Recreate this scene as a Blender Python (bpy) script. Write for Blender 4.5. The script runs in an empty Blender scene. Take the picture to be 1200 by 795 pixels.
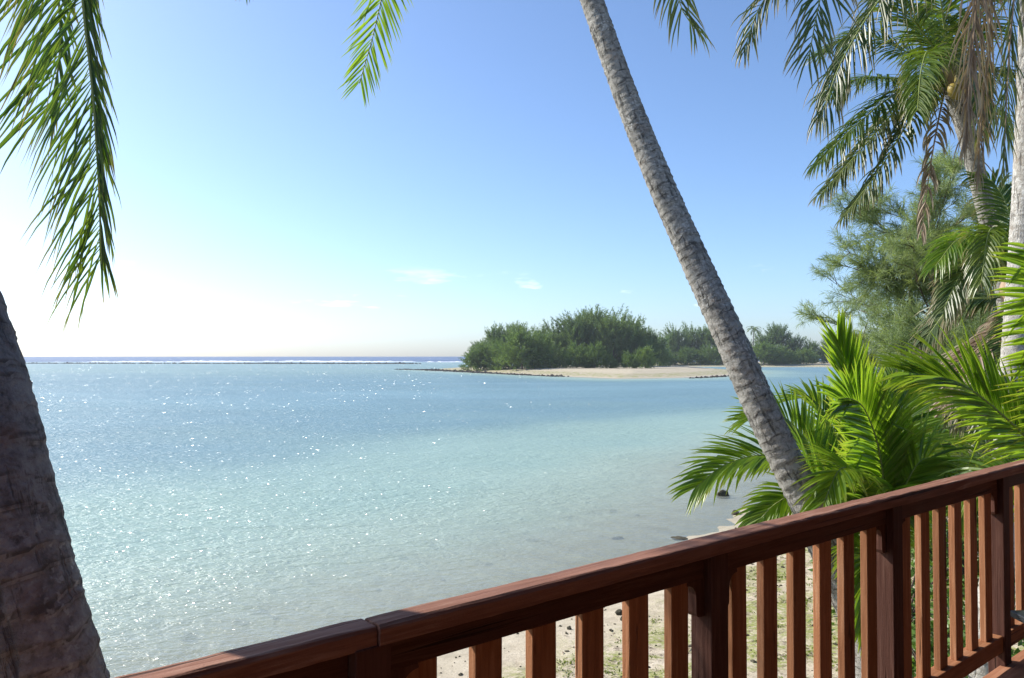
import bpy, bmesh, math, random
import numpy as np
from mathutils import Vector, Matrix, noise as mnoise

# ------------------------------------------------------------------ camera, sky, sun, exposure
SC = bpy.context.scene
COL = SC.collection
R = math.radians
EYE = 4.6                      # metres above the lagoon
FPX = 917.0                    # focal length in pixels of the 1200 px wide photograph
PITCH = math.atan(20.5 / FPX)

cam_d = bpy.data.cameras.new('camera')
cam_d.sensor_width = 36.0
cam_d.lens = 36.0 * FPX / 1200.0
cam_d.clip_start = 0.05
cam_d.clip_end = 60000
cam = bpy.data.objects.new('camera', cam_d)
COL.objects.link(cam)
cam.location = (0, 0, EYE)
cam.rotation_euler = (math.pi / 2 + PITCH, 0, 0)
SC.camera = cam

SUN_AZ, SUN_EL = R(-66), R(35)          # azimuth clockwise from +Y (the view), elevation
world = bpy.data.worlds.new('World')
SC.world = world
world.use_nodes = True
wn, wl = world.node_tree.nodes, world.node_tree.links
wn.clear()
w_out = wn.new('ShaderNodeOutputWorld')
w_bg = wn.new('ShaderNodeBackground')
w_sky = wn.new('ShaderNodeTexSky')
w_sky.sky_type = 'NISHITA'
w_sky.sun_disc = False
w_sky.sun_elevation = SUN_EL
w_sky.sun_rotation = SUN_AZ % (2 * math.pi)
w_sky.altitude = 0
w_sky.air_density = 0.8
w_sky.dust_density = 1.0
w_sky.ozone_density = 5.0
w_bg.inputs['Strength'].default_value = 0.148
# a few faint fair-weather clouds low over the horizon
w_tc = wn.new('ShaderNodeTexCoord')
w_sep = wn.new('ShaderNodeSeparateXYZ')
w_map = wn.new('ShaderNodeMapping')
w_map.inputs['Scale'].default_value = (7.0, 7.0, 34.0)
w_map.inputs['Location'].default_value = (3.1, 0.4, 0.7)
w_noise = wn.new('ShaderNodeTexNoise')
w_noise.inputs['Scale'].default_value = 1.0
w_noise.inputs['Detail'].default_value = 5
w_noise.inputs['Roughness'].default_value = 0.55
w_thr = wn.new('ShaderNodeMapRange')
w_thr.inputs['From Min'].default_value = 0.62
w_thr.inputs['From Max'].default_value = 0.74
w_band = wn.new('ShaderNodeValToRGB')
w_band.color_ramp.elements[0].position = 0.02
w_band.color_ramp.elements[0].color = (0, 0, 0, 1)
w_band.color_ramp.elements[1].position = 0.05
w_band.color_ramp.elements[1].color = (1, 1, 1, 1)
e = w_band.color_ramp.elements.new(0.08); e.color = (1, 1, 1, 1)
e = w_band.color_ramp.elements.new(0.12); e.color = (0, 0, 0, 1)
w_mul = wn.new('ShaderNodeMath'); w_mul.operation = 'MULTIPLY'
w_mul2 = wn.new('ShaderNodeMath'); w_mul2.operation = 'MULTIPLY'
w_mul2.inputs[1].default_value = 0.85
w_mix = wn.new('ShaderNodeMixRGB')
w_mix.inputs['Color2'].default_value = (8.2, 8.4, 8.8, 1)
wl.new(w_tc.outputs['Generated'], w_sep.inputs[0])
wl.new(w_tc.outputs['Generated'], w_map.inputs['Vector'])
wl.new(w_map.outputs[0], w_noise.inputs['Vector'])
wl.new(w_noise.outputs['Fac'], w_thr.inputs['Value'])
wl.new(w_sep.outputs['Z'], w_band.inputs['Fac'])
wl.new(w_thr.outputs[0], w_mul.inputs[0])
wl.new(w_band.outputs['Color'], w_mul.inputs[1])
wl.new(w_mul.outputs[0], w_mul2.inputs[0])
wl.new(w_mul2.outputs[0], w_mix.inputs['Fac'])
wl.new(w_sky.outputs['Color'], w_mix.inputs['Color1'])
wl.new(w_mix.outputs['Color'], w_bg.inputs['Color'])
wl.new(w_bg.outputs[0], w_out.inputs['Surface'])

sun_d = bpy.data.lights.new('sun', 'SUN')
sun_d.energy = 4.6
sun_d.angle = R(0.53)
sun_d.color = (1.0, 0.95, 0.86)
sun = bpy.data.objects.new('sun', sun_d)
COL.objects.link(sun)
SUNV = Vector((math.sin(SUN_AZ) * math.cos(SUN_EL), math.cos(SUN_AZ) * math.cos(SUN_EL), math.sin(SUN_EL)))
sun.rotation_euler = SUNV.to_track_quat('Z', 'Y').to_euler()
sun.location = SUNV * 40

SC.view_settings.view_transform = 'Standard'
SC.view_settings.look = 'None'
SC.view_settings.exposure = 0.62
SC.view_settings.gamma = 1.0
SC.view_settings.use_curve_mapping = False
SC.render.engine = 'CYCLES'
SC.cycles.max_bounces = 7
SC.cycles.transparent_max_bounces = 12
SC.cycles.caustics_reflective = False
SC.cycles.caustics_refractive = False
SC.cycles.sample_clamp_direct = 0
SC.cycles.sample_clamp_indirect = 6
SC.cycles.use_denoising = True

rng = np.random.default_rng(11)

# ------------------------------------------------------------------ helpers
def at(x, y, depth):
    """world point that lies `depth` metres ahead of the viewpoint in direction of photo pixel x, y"""
    a, b = (x - 600) / FPX, (397.5 - y) / FPX
    fw = math.cos(PITCH) - b * math.sin(PITCH)
    up = math.sin(PITCH) + b * math.cos(PITCH)
    k = depth / fw
    return Vector((a * k, depth, EYE + up * k))

def tag(o, label=None, cat=None, group=None, kind=None):
    if label: o['label'] = label
    if cat: o['category'] = cat
    if group: o['group'] = group
    if kind: o['kind'] = kind
    return o

def link(name, mesh, mat=None, parent=None, loc=(0, 0, 0), rot=(0, 0, 0)):
    o = bpy.data.objects.new(name, mesh)
    COL.objects.link(o)
    if parent: o.parent = parent
    o.location = loc
    o.rotation_euler = rot
    if mat is not None and mesh is not None and not mesh.materials:
        mesh.materials.append(mat)
    return o

def empty(name, loc=(0, 0, 0), rz=0.0):
    o = bpy.data.objects.new(name, None)
    COL.objects.link(o)
    o.location = loc
    o.rotation_euler = (0, 0, rz)
    o.empty_display_size = 0.2
    return o

def mesh_np(name, verts, faces, smooth=False, attrs=None):
    """faces: (n,3) or (n,4) int array"""
    verts = np.asarray(verts, dtype=np.float32).reshape(-1, 3)
    faces = np.asarray(faces, dtype=np.int32)
    n, k = faces.shape
    me = bpy.data.meshes.new(name)
    me.vertices.add(len(verts)); me.vertices.foreach_set('co', verts.ravel())
    me.loops.add(n * k); me.loops.foreach_set('vertex_index', faces.ravel())
    me.polygons.add(n)
    me.polygons.foreach_set('loop_start', np.arange(0, n * k, k, dtype=np.int32))
    me.polygons.foreach_set('loop_total', np.full(n, k, dtype=np.int32))
    me.polygons.foreach_set('use_smooth', np.full(n, smooth, dtype=bool))
    for an, av in (attrs or {}).items():
        av = np.asarray(av, dtype=np.float32)
        if av.ndim == 1:
            at_ = me.attributes.new(an, 'FLOAT', 'POINT'); at_.data.foreach_set('value', av)
        else:
            at_ = me.attributes.new(an, 'FLOAT_VECTOR', 'POINT'); at_.data.foreach_set('vector', av.ravel())
    me.update(calc_edges=True)
    return me

def box_mesh(name, sx, sy, sz, bevel=0.003, origin='base'):
    """a bevelled board; x centred, y centred, z from 0 up (base) or centred"""
    bm = bmesh.new()
    bmesh.ops.create_cube(bm, size=1)
    for v in bm.verts:
        v.co = Vector((v.co.x * sx, v.co.y * sy, (v.co.z + (0.5 if origin == 'base' else 0)) * sz))
    if bevel:
        bmesh.ops.bevel(bm, geom=list(bm.edges), offset=bevel, segments=2, affect='EDGES', profile=0.5)
    me = bpy.data.meshes.new(name); bm.to_mesh(me); bm.free()
    return me

def catmull(pts, n):
    """n samples, evenly spaced, on a Catmull-Rom curve through pts (numpy)"""
    P = np.array([tuple(p) for p in pts], float)
    P = np.vstack([2 * P[0] - P[1], P, 2 * P[-1] - P[-2]])
    out = []
    for i in range(1, len(P) - 2):
        p0, p1, p2, p3 = P[i - 1], P[i], P[i + 1], P[i + 2]
        t = np.linspace(0, 1, 60, endpoint=False)[:, None]
        out.append(0.5 * ((2 * p1) + (p2 - p0) * t + (2 * p0 - 5 * p1 + 4 * p2 - p3) * t * t + (3 * p1 - p0 - 3 * p2 + p3) * t ** 3))
    C = np.vstack(out + [P[-2][None]])
    d = np.r_[0, np.cumsum(np.linalg.norm(np.diff(C, axis=0), axis=1))]
    s = np.linspace(0, d[-1], n)
    return np.stack([np.interp(s, d, C[:, k]) for k in range(3)], 1), d[-1]

def unit(v):
    return v / np.maximum(np.linalg.norm(v, axis=-1, keepdims=True), 1e-9)

def frames(C):
    T = unit(np.gradient(C, axis=0))
    ref = np.array([0.3, 1.0, 0.05]) if abs(T[0] @ np.array([0.3, 1, 0.05])) < 0.9 else np.array([1.0, 0, 0])
    A = unit(np.cross(T, ref)); B = np.cross(T, A)
    return T, A, B

def tube_arrays(C, rad, sides, base=0):
    T, A, B = frames(C)
    th = np.linspace(0, 2 * math.pi, sides, endpoint=False)
    ring = A[:, None, :] * np.cos(th)[None, :, None] + B[:, None, :] * np.sin(th)[None, :, None]
    rad = np.asarray(rad)
    V = C[:, None, :] + ring * (rad[:, None, None] if rad.ndim == 1 else rad[:, :, None])
    n = len(C)
    i = np.arange(n - 1)[:, None] * sides; j = np.arange(sides)[None, :]; j2 = (j + 1) % sides
    F = np.stack([i + j, i + j2, i + sides + j2, i + sides + j], -1).reshape(-1, 4) + base
    return V.reshape(-1, 3), F

# ------------------------------------------------------------------ materials
def new_mat(name):
    m = bpy.data.materials.new(name); m.use_nodes = True
    nt = m.node_tree; nt.nodes.clear()
    out = nt.nodes.new('ShaderNodeOutputMaterial')
    return m, nt, out

class N:
    """tiny node-building helper"""
    def __init__(s, nt): s.nt = nt
    def n(s, t, **kw):
        nd = s.nt.nodes.new(t)
        for k, v in kw.items():
            if k.startswith('i_'):
                nd.inputs[k[2:].replace('_', ' ')].default_value = v
            else: setattr(nd, k, v)
        return nd
    def l(s, a, b): s.nt.links.new(a, b)
    def noise(s, vec, scale, detail=4, rough=0.55, dist=0.0):
        nd = s.n('ShaderNodeTexNoise'); nd.inputs['Scale'].default_value = scale
        nd.inputs['Detail'].default_value = detail; nd.inputs['Roughness'].default_value = rough
        nd.inputs['Distortion'].default_value = dist
        if vec is not None: s.l(vec, nd.inputs['Vector'])
        return nd.outputs['Fac']
    def ramp(s, fac, stops):
        nd = s.n('ShaderNodeValToRGB'); cr = nd.color_ramp
        while len(cr.elements) < len(stops): cr.elements.new(0.5)
        for el, (p, c) in zip(cr.elements, stops):
            el.position = p; el.color = (c[0], c[1], c[2], 1) if not isinstance(c, (int, float)) else (c, c, c, 1)
        s.l(fac, nd.inputs['Fac']); return nd.outputs['Color']
    def mix(s, fac, a, b, mode='MIX'):
        nd = s.n('ShaderNodeMixRGB'); nd.blend_type = mode
        for sock, v in ((nd.inputs['Fac'], fac), (nd.inputs['Color1'], a), (nd.inputs['Color2'], b)):
            if isinstance(v, (int, float)): sock.default_value = v
            elif isinstance(v, tuple): sock.default_value = (v[0], v[1], v[2], 1)
            else: s.l(v, sock)
        return nd.outputs['Color']
    def math(s, op, a, b=None, clamp=False):
        nd = s.n('ShaderNodeMath'); nd.operation = op; nd.use_clamp = clamp
        for k, v in enumerate((a, b)):
            if v is None: continue
            if isinstance(v, (int, float)): nd.inputs[k].default_value = v
            else: s.l(v, nd.inputs[k])
        return nd.outputs[0]
    def mapping(s, vec, scale=(1, 1, 1), rot=(0, 0, 0), loc=(0, 0, 0)):
        nd = s.n('ShaderNodeMapping'); nd.inputs['Scale'].default_value = scale
        nd.inputs['Rotation'].default_value = rot; nd.inputs['Location'].default_value = loc
        s.l(vec, nd.inputs['Vector']); return nd.outputs[0]
    def bump(s, h, strength=0.3, dist=0.01, normal=None):
        nd = s.n('ShaderNodeBump'); nd.inputs['Strength'].default_value = strength
        nd.inputs['Distance'].default_value = dist; s.l(h, nd.inputs['Height'])
        if normal is not None: s.l(normal, nd.inputs['Normal'])
        return nd.outputs[0]

def principled(h, out, color, rough=0.6, spec=0.4, normal=None):
    p = h.n('ShaderNodeBsdfPrincipled')
    for sock, v in (('Base Color', color), ('Roughness', rough), ('Specular IOR Level', spec)):
        if isinstance(v, (int, float)): p.inputs[sock].default_value = v
        elif isinstance(v, tuple): p.inputs[sock].default_value = (v[0], v[1], v[2], 1)
        else: h.l(v, p.inputs[sock])
    if normal is not None: h.l(normal, p.inputs['Normal'])
    if out is not None: h.l(p.outputs[0], out.inputs['Surface'])
    return p

def mat_wood(name, c_dark, c_mid, c_wear, wear=0.35, rough=0.55):
    m, nt, out = new_mat(name); h = N(nt)
    tc = h.n('ShaderNodeTexCoord').outputs['Object']
    oi = h.n('ShaderNodeObjectInfo').outputs['Random']
    off = h.n('ShaderNodeCombineXYZ')
    r7 = h.math('MULTIPLY', oi, 37.0)
    for k in range(3): h.l(r7, off.inputs[k])
    va = h.n('ShaderNodeVectorMath'); va.operation = 'ADD'
    h.l(tc, va.inputs[0]); h.l(off.outputs[0], va.inputs[1])
    v = va.outputs[0]
    ax = h.n('ShaderNodeAttribute'); ax.attribute_name = 'grain'; ax.attribute_type = 'GEOMETRY'
    gx = h.mapping(v, (3.0, 55, 55)); gz = h.mapping(v, (55, 55, 3.0))
    gmix = h.n('ShaderNodeMix'); gmix.data_type = 'VECTOR'
    h.l(ax.outputs['Fac'], gmix.inputs['Factor'])
    h.l(gx, gmix.inputs[4]); h.l(gz, gmix.inputs[5])
    g = h.noise(gmix.outputs[1], 1.0, 6, 0.62, 0.4)
    big = h.noise(v, 2.3, 4, 0.6)
    col = h.mix(h.ramp(g, [(0.30, 0.0), (0.70, 1.0)]), c_dark, c_mid)
    patch = h.math('MULTIPLY', h.ramp(big, [(0.46, 0.0), (0.66, 1.0)]), wear)
    streak = h.ramp(g, [(0.50, 0.0), (0.62, 1.0)])
    col = h.mix(h.math('MULTIPLY', patch, streak), col, c_wear)
    ck = h.ramp(h.noise(h.mapping(gmix.outputs[1], (0.30, 0.8, 0.8)), 1.0, 3, 0.5), [(0.30, 1.0), (0.36, 0.0)])
    col = h.mix(h.math('MULTIPLY', ck, 0.8), col, tuple(c * 0.25 for c in c_dark))
    tint = h.math('ADD', h.math('MULTIPLY', oi, 0.35), 0.82)
    tn = h.n('ShaderNodeVectorMath'); tn.operation = 'SCALE'
    h.l(col, tn.inputs[0]); h.l(tint, tn.inputs['Scale'])
    rg = h.ramp(big, [(0.35, rough - 0.12), (0.7, rough + 0.18)])
    fine = h.noise(v, 160, 3, 0.6)
    hh = h.math('SUBTRACT', h.math('ADD', h.math('MULTIPLY', g, 1.0), h.math('MULTIPLY', fine, 0.25)), h.math('MULTIPLY', ck, 0.8))
    principled(h, out, tn.outputs[0], rg, 0.12, h.bump(hh, 0.6, 0.005))
    return m

def mat_plain(name, color, rough=0.7, spec=0.3, scale=6, var=0.25, bump=0.2, bdist=0.01):
    m, nt, out = new_mat(name); h = N(nt)
    tc = h.n('ShaderNodeTexCoord').outputs['Object']
    a = h.noise(tc, scale, 5, 0.6)
    dark = tuple(c * (1 - var) for c in color); lite = tuple(min(1, c * (1 + var)) for c in color)
    col = h.ramp(a, [(0.3, dark), (0.7, lite)])
    principled(h, out, col, rough, spec, h.bump(h.noise(tc, scale * 6, 4, 0.6), bump, bdist))
    return m

def mat_bark(name, base, dark, pale, lichen, ring_vis=0.5, warm=(0.2, 0.12, 0.07)):
    """palm bark: ring scars along the trunk, fissures, pale lichen"""
    m, nt, out = new_mat(name); h = N(nt)
    tc = h.n('ShaderNodeTexCoord').outputs['Object']
    al = h.n('ShaderNodeAttribute'); al.attribute_name = 'ringp'; al.attribute_type = 'GEOMETRY'
    cr = h.n('ShaderNodeAttribute'); cr.attribute_name = 'cyl'; cr.attribute_type = 'GEOMETRY'
    n1 = h.noise(tc, 20, 8, 0.72)
    col = h.ramp(n1, [(0.30, dark), (0.52, base), (0.75, pale)])
    # leaf-scar rings: a darker corky band on each scar
    rv = h.ramp(al.outputs['Fac'], [(0.0, 1.0), (0.10, 0.9), (0.22, 0.0), (0.86, 0.0), (1.0, 0.9)])
    rn = h.ramp(h.noise(tc, 17, 4, 0.6), [(0.30, 0.15), (0.5, 1.0)])
    col = h.mix(h.math('MULTIPLY', h.math('MULTIPLY', rv, rn), ring_vis), col, dark)
    # lengthwise fissures
    fv = h.mapping(cr.outputs['Vector'], (1.0, 1.0, 0.16))
    fis = h.ramp(h.noise(fv, 26, 4, 0.6), [(0.32, 1.0), (0.43, 0.0)])
    col = h.mix(h.math('MULTIPLY', fis, 0.75), col, tuple(c * 0.55 for c in dark))
    # stains and bleached patches with shapes of their own
    bl = h.noise(tc, 3.4, 6, 0.62, 0.5)
    col = h.mix(h.math('MULTIPLY', h.ramp(bl, [(0.56, 0.0), (0.68, 1.0)]), 0.55), col, tuple(c * 1.6 for c in dark))
    col = h.mix(h.math('MULTIPLY', h.ramp(bl, [(0.30, 1.0), (0.44, 0.0)]), 0.45), col, pale)
    # lichen
    lf = h.ramp(h.noise(tc, 34, 3, 0.55), [(0.56, 0.0), (0.63, 1.0)])
    lb = h.ramp(h.noise(tc, 2.6, 3, 0.5), [(0.42, 0.0), (0.62, 1.0)])
    col = h.mix(h.math('MULTIPLY', h.math('MULTIPLY', lf, lb), 0.8), col, lichen)
    wb = h.ramp(h.noise(tc, 5.5, 4, 0.6), [(0.60, 0.0), (0.72, 1.0)])
    col = h.mix(h.math('MULTIPLY', wb, 0.45), col, warm)
    hh = h.math('SUBTRACT', h.math('ADD', h.math('MULTIPLY', n1, 0.5), h.math('MULTIPLY', h.noise(tc, 70, 6, 0.7), 1.0)), h.math('MULTIPLY', fis, 0.8))
    principled(h, out, col, 0.88, 0.15, h.bump(hh, 0.9, 0.022))
    return m

def mat_leaf(name, c_a, c_b, tip, tip_start=0.85, tip_amt=0.6, trans=0.42, glow=1.5, rough=0.36, spec=0.55):
    """leaf vector attribute: x = random per leaflet, y = along the leaflet, z = along the frond"""
    m, nt, out = new_mat(name); h = N(nt)
    a = h.n('ShaderNodeAttribute'); a.attribute_name = 'leaf'; a.attribute_type = 'GEOMETRY'
    sp = h.n('ShaderNodeSeparateXYZ'); h.l(a.outputs['Vector'], sp.inputs[0])
    tc = h.n('ShaderNodeTexCoord').outputs['Object']
    nz = h.noise(tc, 3.0, 3, 0.5)
    oi = h.math('MULTIPLY', h.math('SUBTRACT', h.n('ShaderNodeObjectInfo').outputs['Random'], 0.5), 0.55)
    f = h.math('ADD', h.math('ADD', h.math('MULTIPLY', sp.outputs['X'], 0.75), oi), h.math('MULTIPLY', h.math('SUBTRACT', nz, 0.5), 0.9), True)
    col = h.mix(f, c_a, c_b)
    edge = h.math('SUBTRACT', sp.outputs['Y'], h.math('MULTIPLY', sp.outputs['X'], 0.25))
    tf = h.n('ShaderNodeMapRange'); tf.inputs['From Min'].default_value = tip_start - 0.25
    tf.inputs['From Max'].default_value = tip_start + 0.1
    h.l(edge, tf.inputs['Value'])
    col = h.mix(h.math('MULTIPLY', tf.outputs[0], tip_amt), col, tip)
    p = principled(h, None, col, rough, spec)
    t = h.n('ShaderNodeBsdfTranslucent')
    sc_ = h.n('ShaderNodeVectorMath'); sc_.operation = 'MULTIPLY'
    h.l(col, sc_.inputs[0]); sc_.inputs[1].default_value = (glow * 1.1, glow * 1.12, glow * 0.55)
    h.l(sc_.outputs[0], t.inputs['Color'])
    mx = h.n('ShaderNodeMixShader'); mx.inputs[0].default_value = trans
    h.l(p.outputs[0], mx.inputs[1]); h.l(t.outputs[0], mx.inputs[2])
    h.l(mx.outputs[0], out.inputs['Surface'])
    return m

M = {}
M['wood'] = mat_wood('stained_wood', (0.075, 0.033, 0.024), (0.13, 0.058, 0.042), (0.25, 0.16, 0.12), 0.35, 0.75)
M['wood_cap'] = mat_wood('weathered_cap_wood', (0.20, 0.090, 0.058), (0.36, 0.180, 0.122), (0.52, 0.37, 0.29), 0.75, 0.72)
M['wood_bal'] = mat_wood('baluster_wood', (0.26, 0.108, 0.050), (0.42, 0.195, 0.098), (0.52, 0.32, 0.20), 0.4, 0.7)
M['deck'] = mat_wood('deck_wood', (0.26, 0.112, 0.062), (0.38, 0.175, 0.100), (0.45, 0.27, 0.18), 0.4, 0.7)
M['slate'] = mat_plain('dark_table_paint', (0.022, 0.024, 0.028), 0.38, 0.5, 8, 0.3, 0.1)
M['wall'] = mat_plain('unseen_wall_dark', (0.045, 0.028, 0.020), 0.8, 0.2, 3)  # walls of the unseen house, dark to keep bounce light off the railing
M['roofmat'] = mat_plain('unseen_roof_dark', (0.05, 0.038, 0.026), 0.9, 0.1, 12)
M['bark_lean'] = mat_bark('grey_palm_bark', (0.32, 0.305, 0.275), (0.085, 0.077, 0.068), (0.46, 0.44, 0.40), (0.60, 0.585, 0.54), 1.0)
M['bark_near'] = mat_bark('dark_palm_bark', (0.33, 0.305, 0.295), (0.10, 0.088, 0.084), (0.47, 0.445, 0.435), (0.62, 0.61, 0.60), 0.9, (0.26, 0.14, 0.10))
M['bark_pale'] = mat_bark('pale_palm_bark', (0.50, 0.475, 0.43), (0.20, 0.17, 0.14), (0.62, 0.60, 0.56), (0.70, 0.69, 0.66), 0.6)
M['bark_cas'] = mat_plain('ironwood_bark', (0.13, 0.10, 0.08), 0.9, 0.1, 14)
M['leaf'] = mat_leaf('palm_leaf', (0.048, 0.105, 0.014), (0.150, 0.200, 0.026), (0.32, 0.23, 0.09), 0.80, 0.75)
M['leaf_young'] = mat_leaf('young_palm_leaf', (0.085, 0.165, 0.016), (0.215, 0.300, 0.032), (0.40, 0.33, 0.08), 0.90, 0.6, 0.50, 1.9)
M['leaf_old'] = mat_leaf('old_palm_leaf', (0.050, 0.095, 0.022), (0.125, 0.150, 0.040), (0.36, 0.27, 0.17), 0.72, 0.8, 0.34, 1.4, 0.42)
M['leaf_dead'] = mat_leaf('dead_palm_leaf', (0.20, 0.135, 0.090), (0.36, 0.275, 0.20), (0.42, 0.34, 0.27), 0.5, 0.7, 0.22, 1.2, 0.55, 0.3)
M['rachis'] = mat_plain('green_midrib', (0.22, 0.27, 0.07), 0.45, 0.4, 5, 0.2, 0.1)
M['rachis_dead'] = mat_plain('dead_midrib', (0.33, 0.24, 0.16), 0.7, 0.2, 5)
M['needle'] = mat_leaf('ironwood_needles', (0.150, 0.205, 0.100), (0.275, 0.330, 0.165), (0.26, 0.29, 0.15), 0.95, 0.3, 0.40, 1.4, 0.5, 0.3)
M['needle_far'] = mat_leaf('island_needles', (0.080, 0.130, 0.055), (0.165, 0.230, 0.095), (0.17, 0.22, 0.10), 0.9, 0.4, 0.42, 1.5, 0.55, 0.2)
M['needle_far2'] = mat_leaf('island_shrub_leaves', (0.100, 0.165, 0.050), (0.195, 0.275, 0.085), (0.16, 0.22, 0.09), 0.9, 0.4, 0.35, 1.3, 0.5, 0.25)
M['broad'] = mat_leaf('broad_leaves', (0.055, 0.115, 0.022), (0.135, 0.225, 0.045), (0.2, 0.25, 0.06), 0.95, 0.3, 0.36, 1.4, 0.4, 0.4)
M['nut'] = mat_plain('coconut_husk', (0.28, 0.21, 0.05), 0.5, 0.4, 7, 0.35)
M['rock'] = mat_plain('coral_rock', (0.085, 0.075, 0.052), 0.9, 0.15, 5, 0.45, 0.6, 0.03)
M['rock_dark'] = mat_plain('dark_reef_rock', (0.060, 0.052, 0.046), 0.85, 0.2, 1.2, 0.45, 0.5, 0.05)
M['foam'] = mat_plain('surf_foam', (0.82, 0.84, 0.86), 0.9, 0.1, 0.4, 0.08, 0.3, 0.2)

def mat_sand():
    m, nt, out = new_mat('coral_sand'); h = N(nt)
    g = h.n('ShaderNodeNewGeometry').outputs['Position']
    zz = h.n('ShaderNodeSeparateXYZ'); h.l(g, zz.inputs[0])
    big = h.noise(g, 0.55, 5, 0.6); mid = h.noise(g, 3.2, 5, 0.65); fine = h.noise(g, 38, 4, 0.7)
    col = h.ramp(mid, [(0.28, (0.38, 0.32, 0.235)), (0.55, (0.54, 0.465, 0.35)), (0.8, (0.63, 0.56, 0.45))])
    col = h.mix(h.ramp(fine, [(0.33, 0.6), (0.5, 0.0)]), col, (0.23, 0.185, 0.135))
    # green algae and creeping weed on the upper beach
    band = h.ramp(zz.outputs['Z'], [(0.10, 0.0), (0.22, 1.0), (0.62, 1.0), (0.80, 0.25)])
    am = h.ramp(h.noise(g, 1.15, 6, 0.68), [(0.45, 0.0), (0.55, 1.0)])
    af = h.ramp(h.noise(g, 15, 4, 0.65), [(0.38, 0.0), (0.50, 1.0)])
    alg = h.math('MULTIPLY', h.math('MULTIPLY', am, af), band)
    col = h.mix(h.math('MULTIPLY', alg, 0.85), col, (0.22, 0.25, 0.055))
    # drift debris
    db = h.math('MULTIPLY', h.ramp(h.noise(g, 8.5, 5, 0.7), [(0.54, 0.0), (0.60, 1.0)]), band)
    col = h.mix(h.math('MULTIPLY', db, 0.7), col, (0.12, 0.09, 0.065))
    # always-wet sand at and below the water line
    wet = h.ramp(zz.outputs['Z'], [(0.02, 1.0), (0.12, 0.0)])
    col = h.mix(h.math('MULTIPLY', wet, 0.5), col, (0.34, 0.31, 0.23))
    hh = h.math('ADD', h.math('MULTIPLY', mid, 1.0), h.math('MULTIPLY', fine, 0.35))
    principled(h, out, col, 0.92, 0.15, h.bump(hh, 0.6, 0.05))
    return m
M['sand'] = mat_sand()

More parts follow.
